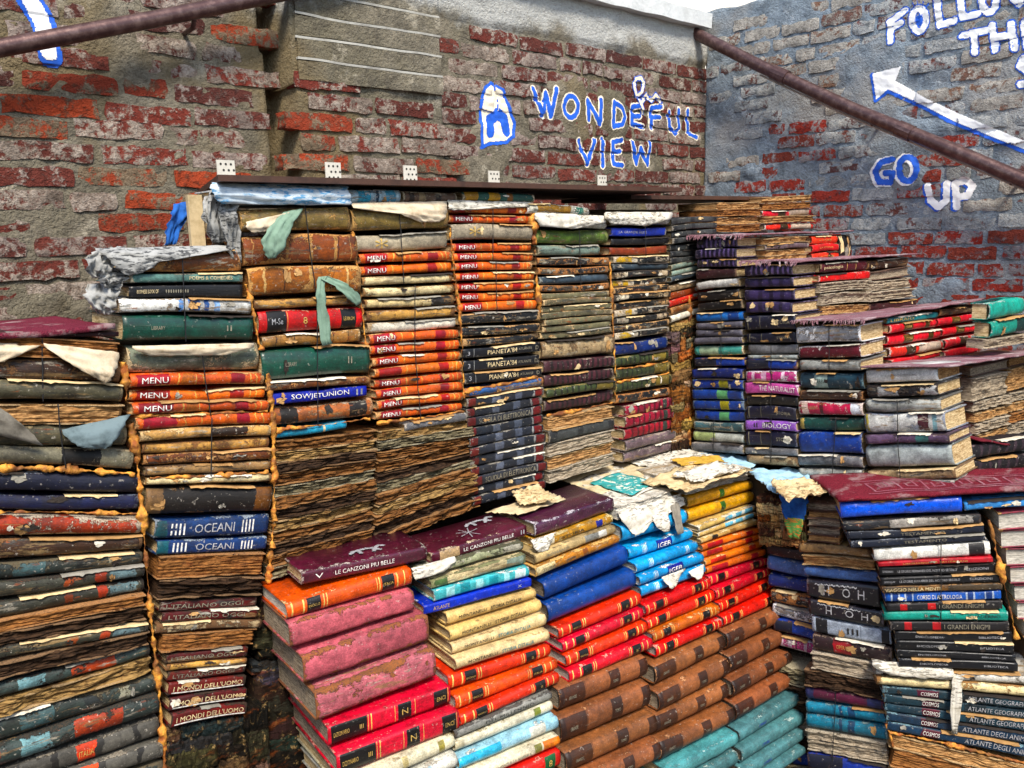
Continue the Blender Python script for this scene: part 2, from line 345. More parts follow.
S('dkmaroon', '47232a', 'dark maroon book with ribbed spine', RIB, w=.24, wc='8f7f72', d=.4, rb=.12)
S('ribgreen', '3a4526', 'dark green book with ribbed spine', [(i/12+.02, i/12+.045, '151a0e') for i in range(1, 12)] + [(.7, .95, '7a6a34')], w=.3, wc='9a8a4a', d=.45, rb=.2)
S('royal', '1c33b0', 'royal blue book', w=.14, wc='c9c5b8', d=.25, rb=.1, t=[('LA GRANDE ARTE', .12, .62, .35, 'silver')])
S('tornyellow', '15181a', 'black book with torn yellow and white patches', [(.02, .3, 'd2a83c'), (.3, .4, 'cfc4ae')], w=.5, wc='cbbba0', d=.5, rb=.15, amp=2.4)
S('tornwhite', '1a1c1d', 'black book with torn white patches', [(.04, .24, 'd8cdb4'), (.78, .98, 'c9b494')], w=.5, wc='2a2622', d=.5, rb=.15, amp=2.4)
S('bluedk', '1b2f78', 'dark blue book', w=.22, wc='8a8a80', d=.4, rb=.16)
S('crimson', 'a01c34', 'crimson book with ribbed spine', [(i/9+.02, i/9+.06, '5f0f20') for i in range(1, 9)] + [(.78, .86, '2c3a34')], w=.28, wc='b8a090', d=.4, rb=.12)
S('greypurple', '6d5c62', 'grey-purple book', w=.36, wc='a89a90', d=.55, rb=.2, amp=1.8)
S('encblack', '26282a', 'charcoal book with stamped panels', [(.12, .42, '3d4040'), (.5, .9, '3d4040')], w=.26, wc='8a8478', d=.4, rb=.1)
PUR = [(i/9+.01, i/9+.055, '6a5a86') for i in range(1, 9)]
S('purple', '1d1530', 'dark purple book with ribbed spine', PUR, w=.24, wc='6a5a78', d=.35, r=.3, rb=.14, pg='cream')
S('purpled', '241a38', 'purple hardback with dull spine panels', [(.1, .28, '3f335c'), (.36, .5, '3f335c'), (.58, .72, '3f335c'), (.8, .94, '3f335c')], w=.22, wc='75688a', d=.35, r=.3, rb=.14, pg='cream')
S('dkred', '3a1418', 'dark red-brown book', w=.25, wc='7a5a48', d=.4, rb=.16)
S('paleb', 'c8c6bf', 'pale grey-white book', w=.24, wc='8f8678', d=.3, rb=.2)
S('bluemid', '3f78c4', 'mid blue book', [(.68, .9, '1f3f80')], w=.2, wc='c9c5b8', d=.3, rb=.24)
S('greysoft', '5d5b66', 'soft grey paperback', w=.25, wc='8f8a86', d=.45, rb=.3, amp=1.6)
S('tealpale', '4f9a8c', 'teal and cream book', [(.1, .5, 'a9c0a0')], w=.25, wc='d8cba8', d=.3, rb=.25)
S('bluered', '1f3fa0', 'dark blue book with bright end', [(.0, .45, '14182c')], w=.22, wc='6f4a50', d=.35, rb=.15)
S('blueyel', '1a3a8c', 'deep blue book with yellow label', [(.54, .72, 'a8a03c')], w=.26, wc='6d8aa8', d=.45, rb=.14)
S('bluegrn', '1c3f92', 'deep blue book with green label', [(.5, .7, '5f9a6a')], w=.26, wc='6d8aa8', d=.45, rb=.14)
S('tealdirty', '3d5f66', 'dirty teal book', w=.34, wc='a9b0a4', d=.5, rb=.2)
S('whitegreen', 'b9bdb4', 'pale book with green edge', [(.0, .45, 'a5b27a')], w=.28, wc='7f8478', d=.4, rb=.25)
S('grey', '77777a', 'grey cloth book', w=.3, wc='a9a298', d=.5, rb=.18, amp=1.5)
S('navytitle', '13152c', 'navy hardback with faded gilt titles', [(.05, .06, '8f8a70'), (.3, .306, '8f8a70')], w=.18, wc='6f7488', d=.35, r=.3, rb=.12, t=[('STORIA', .62, .9, .3, 'dull')])
S('pinkwhite', 'c24a86', 'pink and white streaked book', [(.12, .18, 'e8c8d8'), (.3, .4, 'e0b0cc'), (.5, .54, '5c1f3c'), (.7, .78, 'ecd0de')], w=.42, wc='e8d8e0', d=.4, rb=.16, amp=1.8)
S('pink', 'd868ac', 'bright pink paperback with white title', w=.18, wc='f0d8e8', d=.2, rb=.12, t=[('THE NATURALIST', .28, .95, .6, 'white')])
S('purplep', '9a68c0', 'lilac paperback with white title', w=.18, wc='d8c8e8', d=.25, rb=.12, t=[('BIOLOGY', .35, .92, .65, 'white'), ('II', .18, .25, .6, 'black')])
S('palethin', 'a9b0ac', 'thin pale book', w=.25, wc='77726a', d=.35, rb=.2)
S('greywhite', '8f9298', 'grey book with white flaked paper', w=.52, wc='e8eaec', d=.35, rb=.12)
S('maroonp', '5a1524', 'maroon book with white chips', w=.3, wc='d8d0cc', d=.35, rb=.15)
S('greypale', 'a8aaa4', 'pale grey creased book', w=.36, wc='5f6260', d=.4, rb=.25, amp=2)
S('tealab', '1c3a48', 'dark teal book with pale label', [(.22, .44, '9fb4ac')], w=.26, wc='5f8088', d=.4, rb=.2, t=[('TERRA', .24, .42, .3, 'black')])
S('pinkred', 'b8405a', 'crumpled pink and white book', [(.05, .15, 'e0c4b8'), (.34, .4, '5a1420'), (.82, 1, 'd8dce2')], w=.48, wc='e0cdc4', d=.4, rb=.2, amp=2.2)
S('dkgreen2', '14463e', 'dark green cloth book', [(.0, .06, 'b8a060'), (.5, .6, '0c2c2c')], w=.24, wc='5a8a7c', d=.45, rb=.18)
S('bluebig', '1c4494', 'thick blue hardback', w=.22, wc='7088b8', d=.4, r=.32, rb=.14)
S('whiteprint', 'e6e6e0', 'white book with small printed title', w=.18, wc='a8b8b8', d=.2, rb=.12, pg='tan', t=[('IL ROMANZO DEI GIORNI', .28, .72, .22, 'grey')])
S('blackwhite', 'c8c8c6', 'white book with black torn stains', [(.0, .16, '14141a'), (.45, .76, '15151c')], w=.42, wc='1c1c22', d=.35, rb=.2, amp=1.8)
S('whitemulti', 'd6d6d0', 'white magazine volume with dark photo patch', [(.0, .05, 'd8c860'), (.68, .8, '4a2028'), (.84, .9, '8fb8c0')], w=.36, wc='8f98a8', d=.3, rb=.15, amp=1.8)
S('purplegrey', '6b5470', 'purple-grey book with teal patch', [(.62, .76, '4f8a86')], w=.34, wc='3a2c3c', d=.45, rb=.2)
S('palebig', 'a9b2b0', 'thick pale grey cloth book', w=.2, wc='78807c', d=.4, rb=.2, amp=2.2)
S('tanbig', 'b8a07c', 'tan crumbly book', w=.42, wc='7a5f40', d=.5, rb=.2, amp=2)
S('psico', '4f1820', 'maroon book with pale title', [(.55, .56, 'c8a868'), (.75, .76, 'c8a868')], w=.2, wc='a88868', d=.35, rb=.12, t=[('psicologia', .06, .45, .55, 'cream')])
S('redthin', 'd81f2a', 'thin red book', w=.18, wc='e8a898', d=.2, rb=.1)
RB2 = [(.28, .46, '5a4416'), (.74, .84, '5a4416')]
S('redband', 'ee2420', 'bright red book with dark gold bands', RB2, w=.18, wc='e8a090', d=.2, r=.32, rb=.25, t=[('STORIA', .31, .43, .4, 'gold')])
S('redtorn', 'ea2322', 'bright red book with torn white spine', [(.3, .46, '3c2a14'), (.52, .95, 'c9b6a4')], w=.3, wc='e0d4c8', d=.25, rb=.25, amp=1.8)
S('tealib', '2a7f86', 'teal book with gold title', w=.22, wc='a8b098', d=.3, rb=.12, t=[('LIBRAIO', .05, .5, .6, 'gold')])
S('aqua', '18a08c', 'turquoise book with dark tear', [(.62, 1, '0f3a38')], w=.2, wc='c0d8cc', d=.2, rb=.16)
S('aqua2', '1aa892', 'turquoise hardback', w=.2, wc='c0d8cc', d=.2, rb=.16)
S('redsm', 'e0301e', 'short red book', w=.2, wc='e8a890', d=.25, rb=.2, t=[('LA STORIA', .25, .75, .25, 'gold')])
S('lexblack', '171017', 'black-purple book with embossed letters', [(i/8+.03, i/8+.07, '3c2c36') for i in range(1, 8)], w=.22, wc='6f5f68', d=.35, rb=.12)
# leaning block
S('maroontop', '552030', 'maroon book with white embossed horse', w=.2, wc='b8a8a0', d=.25, r=.22, rb=.08, coat=.35, t=[('LE CANZONI PIU BELLE', .25, .72, .4, 'white'), ('V', .1, .16, .45, 'white')])
S('maroontop2', '552030', 'maroon book with embossed horse and torn corner', [(.08, .28, 'd0b088')], w=.22, wc='d0b898', d=.25, r=.22, rb=.08, coat=.35, t=[('LE CANZONI PIU BELLE', .32, .85, .4, 'white'), ('II', .93, .97, .5, 'silver')])
S('maroontop3', '4a2038', 'maroon book in wrinkled clear film', w=.22, wc='c8c0c8', d=.2, r=.15, rb=.08, coat=.7, amp=3.5)
RED = [(.035, .045, 'f0d080'), (.12, .13, 'f0d080'), (.15, .255, '120e0c'), (.275, .285, 'f0d080'), (.3, .306, 'f0d080'), (.7, .706, 'f0d080'), (.72, .73, 'f0d080'), (.745, .85, '120e0c'), (.87, .88, 'f0d080'), (.93, .94, 'f0d080')]
S('redgold', 'e03420', 'red book with black labels and gold lines', RED, w=.12, wc='e8946a', d=.16, r=.3, rb=.22, pg='white', t=[('IX', .8, .82, .3, 'gold'), ('ENCICLO', .16, .245, .16, 'gold')])
S('redor', 'e8581c', 'orange-red book with black labels and gold lines', RED, w=.14, wc='f0c080', d=.14, r=.3, rb=.22, pg='white', t=[('ENCICLO', .16, .245, .2, 'gold'), ('ITALIA', .755, .84, .2, 'gold')])
S('redsat', 'e01a28', 'crimson red book with black labels and gold lines', RED, w=.12, wc='f0a090', d=.18, r=.3, rb=.22, pg='white', t=[('IX', .785, .81, .3, 'gold')])
S('redorange', 'd87028', 'faded orange book with black labels', RED, w=.25, wc='e8b878', d=.2, r=.35, rb=.22, pg='white')
S('pinkbig', 'c86e74', 'thick pink book with peeled brown patches', w=.34, wc='96562c', d=.4, r=.5, rb=.1, pg='grey', amp=1.6)
S('pinkpeel', 'cc787e', 'thick pink book with large peeled brown hole', w=.5, wc='8f5226', d=.4, r=.5, rb=.1, pg='grey', amp=2)
BRB = [(.02, .3, '0f0d0c'), (.305, .31, 'e8c878'), (.33, .336, 'e8c878'), (.52, .525, 'e8c878'), (.55, .66, '0f0d0c'), (.69, .695, 'e8c878'), (.85, .97, '0f0d0c'), (.975, .98, 'e8c878')]
S('redenc', 'dc1420', 'flat red book with large black title panel', BRB, w=.14, wc='e89080', d=.15, r=.32, rb=.05, pg='grey', t=[('DIZIONARIO', .04, .16, .3, 'gold'), ('III', .24, .27, .3, 'gold'), ('N', .58, .63, .4, 'gold'), ('ENCI', .875, .95, .3, 'gold')])
S('creamroll', 'e8e0c0', 'cream glossy book with olive band', [(.84, .9, '9a8f4a'), (.5, .55, 'd8c890')], w=.16, wc='b8a878', d=.2, r=.25, rb=.3, coat=.2)
S('skyroll', 'e0ded0', 'white and sky-blue glossy book', [(.0, .45, '6cc4e0'), (.6, .75, 'c8e0e8')], w=.16, wc='b8b0a0', d=.16, r=.25, rb=.3, coat=.2)
S('tornpaper', 'c9c5b0', 'torn pale paperback', [(.3, .8, 'a8ac88')], w=.5, wc='4a5038', d=.4, rb=.2, amp=2.4, pg='white')
S('greencream', 'd0bf96', 'cream paperback with green torn end', [(.0, .16, '4f6a3c'), (.78, 1.0, '88988a')], w=.36, wc='7f8458', d=.35, rb=.1, amp=1.5)
S('tealstripe', '58b8bc', 'aqua book with pale zigzag stripes', [(.12, .2, '9fd8d8'), (.26, .36, '2f8a94'), (.42, .5, '9fd8d8'), (.56, .66, '2f8a94'), (.72, .78, '9fd8d8'), (.84, .96, 'c8dcd8')], w=.18, wc='d8e0d8', d=.2, rb=.12)
S('royalthin', '1230c0', 'royal blue paperback', w=.1, wc='a8b0d0', d=.15, r=.28, rb=.06, t=[('ATLANTE', .08, .22, .5, 'gold'), ('X', .86, .9, .4, 'silver')])
S('monta', 'e0bd82', 'cream history book with printed title', w=.14, wc='b88a50', d=.25, rb=.3, t=[('MONTANELLI', .12, .42, .34, 'black'), ("STORIA D'ITALIA", .47, .82, .44, 'black')])
S('montb', 'ecd3a0', 'pale cream history book with printed title', w=.14, wc='c09a60', d=.22, rb=.3, t=[('MONTANELLI', .12, .42, .34, 'black'), ("STORIA D'ITALIA", .47, .82, .44, 'teal')])
S('greypaper', '9a9a92', 'thin grey paperback', w=.3, wc='4a4a48', d=.4, rb=.2, t=[('DEL MILLENNIO', .3, .8, .5, 'black')])
S('creamgreen', 'e4dfc4', 'cream glossy book with green band', [(.8, .87, '7f8a3c'), (.0, .08, 'c8c0a0')], w=.14, wc='b8a878', d=.2, r=.25, rb=.3, coat=.2)
S('skycream', 'a8d4e4', 'sky-blue and cream glossy book', [(.0, .4, '58bce0'), (.7, .86, 'e0e0d0')], w=.18, wc='e0dcd0', d=.16, r=.25, rb=.3, coat=.2, amp=1.5)
S('creamor', 'e8dcc0', 'cream glossy book with orange end', [(.72, .8, '8f8a4a'), (.82, 1, 'e8803a')], w=.14, wc='b89a68', d=.2, r=.25, rb=.3, coat=.2, t=[("L'UOMO E LA NATURA", .3, .68, .35, 'dull')])
S('redgreen', 'd81426', 'red book with small green panel', [(.82, .94, '1c5a30')], w=.12, wc='e88878', d=.15, rb=.14, t=[('8', .86, .9, .5, 'gold')])
S('goldold', 'c08c2c', 'gold-brown jacketed book', [(.0, .1, '26307c'), (.1, .2, 'e0d8c0'), (.44, .52, '8f6a20'), (.78, .86, '2a2f8a')], w=.3, wc='e0c888', d=.35, rb=.2, amp=1.2, t=[('STORIA', .3, .6, .4, 'black')])
S('greygold', 'c8b080', 'cream book with grey torn end', [(.6, .78, '8f8f88'), (.78, .88, 'e8e4d8')], w=.3, wc='8f7a50', d=.35, rb=.2, amp=1.2, t=[('ROMANZI', .14, .4, .4, 'dull')])
S('goldor', 'c07820', 'gold-orange pictorial book', [(.0, .22, 'e0cfa0'), (.55, .6, '8f4a14')], w=.34, wc='e0b060', d=.35, rb=.2, amp=1.2, t=[('STORIA', .08, .22, .35, 'black')])
S('plainblue', '1d4488', 'plain blue hardback with clean spine', w=.06, wc='7088b0', d=.18, r=.32, rb=.2, pg='grey', amp=.5)
LB = [(.0, .05, '2c150c'), (.05, .27, '432414'), (.28, .285, '2c160a'), (.55, .67, '3c2012'), (.9, 1., '361c0f')]
S('leather', '8e5a3e', 'brown leather book with stamped spine', LB, w=.16, wc='c88c5c', d=.3, r=.42, rb=.3, pg='grey', amp=1.0, ribs=(.065, .27, .56, .66, .92), t=[('GRANDE', .09, .17, .2, 'dull'), ('TOMO', .58, .64, .2, 'dull')])
BLB = [(.2, .205, 'c8e8f0'), (.22, .228, 'e8f4f8'), (.24, .248, 'e8f4f8'), (.26, .268, 'e8f4f8'), (.8, .808, 'e8f4f8'), (.82, .828, 'e8f4f8'), (.84, .848, 'e8f4f8')]
S('cyan', '1496d4', 'bright blue book with white stripe marks', BLB, w=.14, wc='e8f0f0', d=.15, r=.32, rb=.28, pg='white')
S('cyanlab', '1496d4', 'bright blue book with navy label and white tear', BLB[:4] + [(.42, .66, '14248a')], w=.2, wc='f0f0ea', d=.15, r=.32, rb=.28, pg='white', t=[('IGER', .44, .64, .6, 'white')])
S('yellow', 'd89a14', 'mustard yellow book with green mark', [(.48, .55, '3a6a2c')], w=.12, wc='e8c878', d=.2, r=.35, rb=.25, pg='cream')
S('skytan', 'd8b878', 'tan and sky-blue thin book', [(.45, .95, '78c0dc'), (.58, .64, 'd8e4e0'), (.75, .8, 'd8e4e0')], w=.28, wc='e8e0c8', d=.25, rb=.25)
S('tanblk', 'c8a468', 'thin tan book with dark band', [(.18, .28, '1c140e'), (.5, .6, '8f6a3a')], w=.3, wc='e0cc98', d=.35, rb=.25)
S('orsm', 'ee741e', 'small orange book with red label', [(.08, .34, 'b81c1c'), (.74, .86, 'b81c1c')], w=.16, wc='f0c080', d=.18, rb=.25)
S('tealF', '4c787c', 'pale teal cloth book', w=.12, wc='a8c8c4', d=.25, r=.5, rb=.2, pg='grey', t=[('OPERE', .3, .42, .3, 'blue')])
S('tealwrap', '5c9ca0', 'teal book in crinkled wrapper', w=.16, wc='b8d8d4', d=.2, r=.25, rb=.2, coat=.4, amp=3)
# lower stair stack
S('tandk', '9a7a54', 'dark tan paperback', w=.36, wc='5a4028', d=.5, rb=.2, amp=1.8)
S('bluesoft', '5470a8', 'dusty blue cloth book', w=.22, wc='8f98a8', d=.4, rb=.2)
S('silverblk', '18101a', 'black-purple book with silver ornament', w=.12, wc='77707a', d=.25, r=.2, rb=.06, coat=.4, t=[('H', .24, .32, .6, 'silver'), ('O  H', .5, .8, .55, 'silver'), ('~~~~~~~~', .12, .7, .3, 'silver')])
S('greyblue', 'b8c4d4', 'pale blue-grey book with black squares', [(.05, .2, '14141a'), (.88, .98, '14141a'), (.62, .63, '7f8a9a')], w=.12, wc='77808c', d=.2, rb=.06, t=[('III', .46, .6, .5, 'black')])
S('redlabel', '2c1418', 'dark book with red leather label', [(.26, .5, 'c83a3a'), (.56, .57, '7a5a4a')], w=.3, wc='8f7a6a', d=.45, rb=.15, t=[('OPERA', .31, .45, .3, 'gold')])
S('maroonG', '5c1c38', 'maroon-violet book with navy ends', [(.0, .1, '2a2c58'), (.78, .95, '2a2c58')], w=.24, wc='8f6a68', d=.4, rb=.25)
S('tealG', '2c7c98', 'teal-blue book with dark bands', [(.42, .46, '1c4468'), (.52, .6, '1c4468')], w=.26, wc='8fb0b4', d=.35, rb=.25)
S('bluefilm', '1660e0', 'bright blue book in wrinkled film', w=.08, wc='b0c8f0', d=.12, r=.18, rb=.18, coat=.6, amp=2.4)
S('bluelight', '5c98dc', 'light blue thin book', w=.16, wc='d0d8dc', d=.2, rb=.12)
S('dkwhite', '1c1f26', 'dark book with white torn strip', [(.35, .95, 'b8b2a8')], w=.36, wc='2a2c32', d=.35, rb=.15, amp=1.5)
S('dknavy', '171d2c', 'dark navy paperback with small title', w=.22, wc='7f8894', d=.3, rb=.08, t=[('TESTAMENTO', .4, .72, .45, 'dull')])
S('whitebig', 'e4e2da', 'white book with black end panel', [(.82, .95, '1c1a1c')], w=.16, wc='a8a498', d=.2, rb=.15)
S('redstrip', 'c02420', 'thin red book with faint title', w=.14, wc='e08878', d=.2, rb=.05, t=[('LINGUAGGI PER GLI ITALIANI', .22, .78, .45, 'gold')])
S('blkprint', '121317', 'black book with fine white print', w=.1, wc='77706a', d=.2, r=.28, rb=.04, t=[('GIORGIO BASSANI', .03, .12, .3, 'silver'), ('LE STORIE FERRARESI DEL NOSTRO SECOLO', .16, .66, .34, 'silver'), ('EDIZIONI', .74, .92, .34, 'silver')])
S('viaggio', '4a3c2c', 'brown book with pale title', [(.3, .55, '8a5f34')], w=.3, wc='a87c4c', d=.4, rb=.08, t=[('VIAGGIO NELLA MENTE', .02, .5, .7, 'cream')])
S('corso', '1a5ac8', 'blue book with white title', [(.05, .13, 'c0d0e8'), (.065, .115, '1a3f90'), (.17, .25, 'c0d0e8'), (.185, .235, '1a3f90'), (.7, .78, 'c0d0e8'), (.715, .765, '1a3f90'), (.86, .94, 'c0d0e8'), (.875, .925, '1a3f90')], w=.12, wc='c8d0e0', d=.15, rb=.08, t=[('CORSO DI ASTROLOGIA', .28, .67, .6, 'white')])
S('blkred', '181619', 'black book with red squares', [(.12, .18, 'c8302c'), (.36, .43, 'c8302c')], w=.16, wc='77706a', d=.25, rb=.06, t=[('I GRANDI ENIGMI', .46, .84, .65, 'dull')])
S('tealgr', '12a08c', 'sea green paperback', w=.1, wc='a8d8cc', d=.15, r=.3, rb=.16, t=[('QUADERNO', .68, .94, .5, 'black')])
S('blkline', '0f1116', 'glossy black book with white title dashes', w=.08, wc='606468', d=.15, r=.2, rb=.04, coat=.2, t=[('ENCICLOPEDIA', .18, .42, .28, 'silver'), ('BIBLIOTECA', .72, .92, .28, 'silver')])
S('whitepap', 'd8d4ca', 'bundle of torn white paper covers', w=.4, wc='8f8676', d=.3, rb=.25, amp=3)
S('cosmos', '1c3c4a', 'dark teal atlas with maroon label', [(.24, .36, '5a1c30'), (.52, .66, '12242c')], w=.24, wc='6f98a4', d=.4, rb=.06, t=[('COSMOS', .25, .36, .6, 'white'), ('ATLANTE GEOGRAFICO', .55, .95, .6, 'silver')])
S('atlas', '18364e', 'dark blue atlas with white title', [(.22, .34, '5a1c30')], w=.24, wc='6f98a4', d=.4, rb=.06, t=[('COSMOS', .23, .34, .6, 'white'), ('ATLANTE DEGLI ANIMALI', .5, .95, .6, 'silver')])
S('pageblock', '8f3a4a', 'book turned with its white fore-edge outwards', k='pages', pg='white', rb=.05)
S('pagetan', '5a3a28', 'book turned with its tan page edges outwards', k='pages', pg='tan', rb=.05)
S('pagecream', '4a2c38', 'book turned with its cream page edges outwards', k='pages', pg='cream', rb=.05)
S('pagegrey', '6a5448', 'book turned with its grey page edges outwards', k='pages', pg='grey', rb=.05)
S('magblue', 'b8d4e0', 'rolled newspaper with blue print', [(.15, .4, '4fb0d0'), (.5, .56, '2a4a60'), (.7, .9, '5fa8c8')], w=.4, wc='e8e8e4', d=.3, rb=.3, amp=2.5)
S('magbrown', '6a5240', 'rolled brown patterned magazine', [(.1, .2, '2c2018'), (.3, .42, '9a8464'), (.6, .7, '2c2018')], w=.4, wc='d0c0a0', d=.4, rb=.3, amp=2)
S('maggold', '2c5a50', 'rolled green and gold magazine', [(.02, .2, 'c8963a'), (.35, .5, 'd0a048'), (.6, .68, '8a5a28')], w=.3, wc='d0c0a0', d=.35, rb=.3, amp=2)
S('magwhite', 'c8c6b4', 'white and ochre folded magazine', [(.15, .7, '9a7428'), (.76, .9, '3f8a78')], w=.4, wc='ece8dc', d=.3, rb=.3, amp=2.5)
S('clothcap', 'dcd8cc', 'pale cloth-covered book', w=.3, wc='8f8878', d=.3, rb=.35, amp=3)

S('exposed', '8a4a22', 'brown book with exposed stitched spine', [(.06, .07, 'c79a62'), (.34, .37, 'b98850'), (.38, .385, '3a1c0c'), (.55, .58, 'c79a62'), (.78, .81, 'c79a62'), (.82, .825, '3a1c0c'), (.93, .94, 'c79a62')], w=.42, wc='c08848', d=.55, r=.55, rb=.14, amp=1.8, pg='brown')
S('exposedo', 'a8622a', 'orange-brown book with exposed stitched spine', [(.12, .14, 'd8b078'), (.3, .31, '5a3014'), (.52, .55, 'd0a468'), (.74, .75, '5a3014'), (.86, .88, 'd8b078')], w=.44, wc='d09a54', d=.5, r=.55, rb=.14, amp=1.8, pg='brown')
S('rot1', '4a3018', 'rotted crumbling brown book', k='decay', pg='rotb', amp=5, w=.6, wc='a87844', d=.6)
S('rot2', '241a12', 'rotted blackened book', k='decay', pg='rotd', amp=5, w=.5, wc='7a5a38', d=.6)
S('rot3', '6a5030', 'rotted crumbling tan book', k='decay', pg='rott', amp=5, w=.6, wc='c0a070', d=.6)
S('rot4', '5a5644', 'rotted crumbling grey book', k='decay', pg='rotg', amp=5, w=.6, wc='b0a688', d=.6)
SCRAP = [simple_mat('scrap_'+n_, srgb(h), .3, 40, .85, .002, srgb(d_)) for n_, h, d_ in (('tan', 'b98f58', '6a4420'), ('white', 'd8d0be', '8f8468'), ('tan2', 'a8804c', '5f4022'), ('cream', 'd6bd8c', '8a6434'), ('dark', '2a211a', '0e0a08'), ('grey', '8f8a7e', '4a463c'))]
# ------------------------------------------------------------------ lettering
_txt = {}
def text_geo(s):
    if s in _txt: return _txt[s]
    cu = bpy.data.curves.new('t', 'FONT'); cu.body = s; cu.size = 1; cu.resolution_u = 2; cu.fill_mode = 'FRONT'
    ob = bpy.data.objects.new('t', cu); C.objects.link(ob)
    dg = bpy.context.evaluated_depsgraph_get()
    me = bpy.data.meshes.new_from_object(ob.evaluated_get(dg))
    n = len(me.vertices); co = np.empty(n*3, np.float32); me.vertices.foreach_get('co', co); co = co.reshape(-1, 3)[:, :2]
    fs = [tuple(p.vertices) for p in me.polygons]
    if n:
        lo = co.min(0); hi = co.max(0); co = (co-lo)/np.maximum(hi-lo, 1e-6)
    bpy.data.objects.remove(ob); bpy.data.curves.remove(cu); bpy.data.meshes.remove(me)
    _txt[s] = (co, fs); return _txt[s]

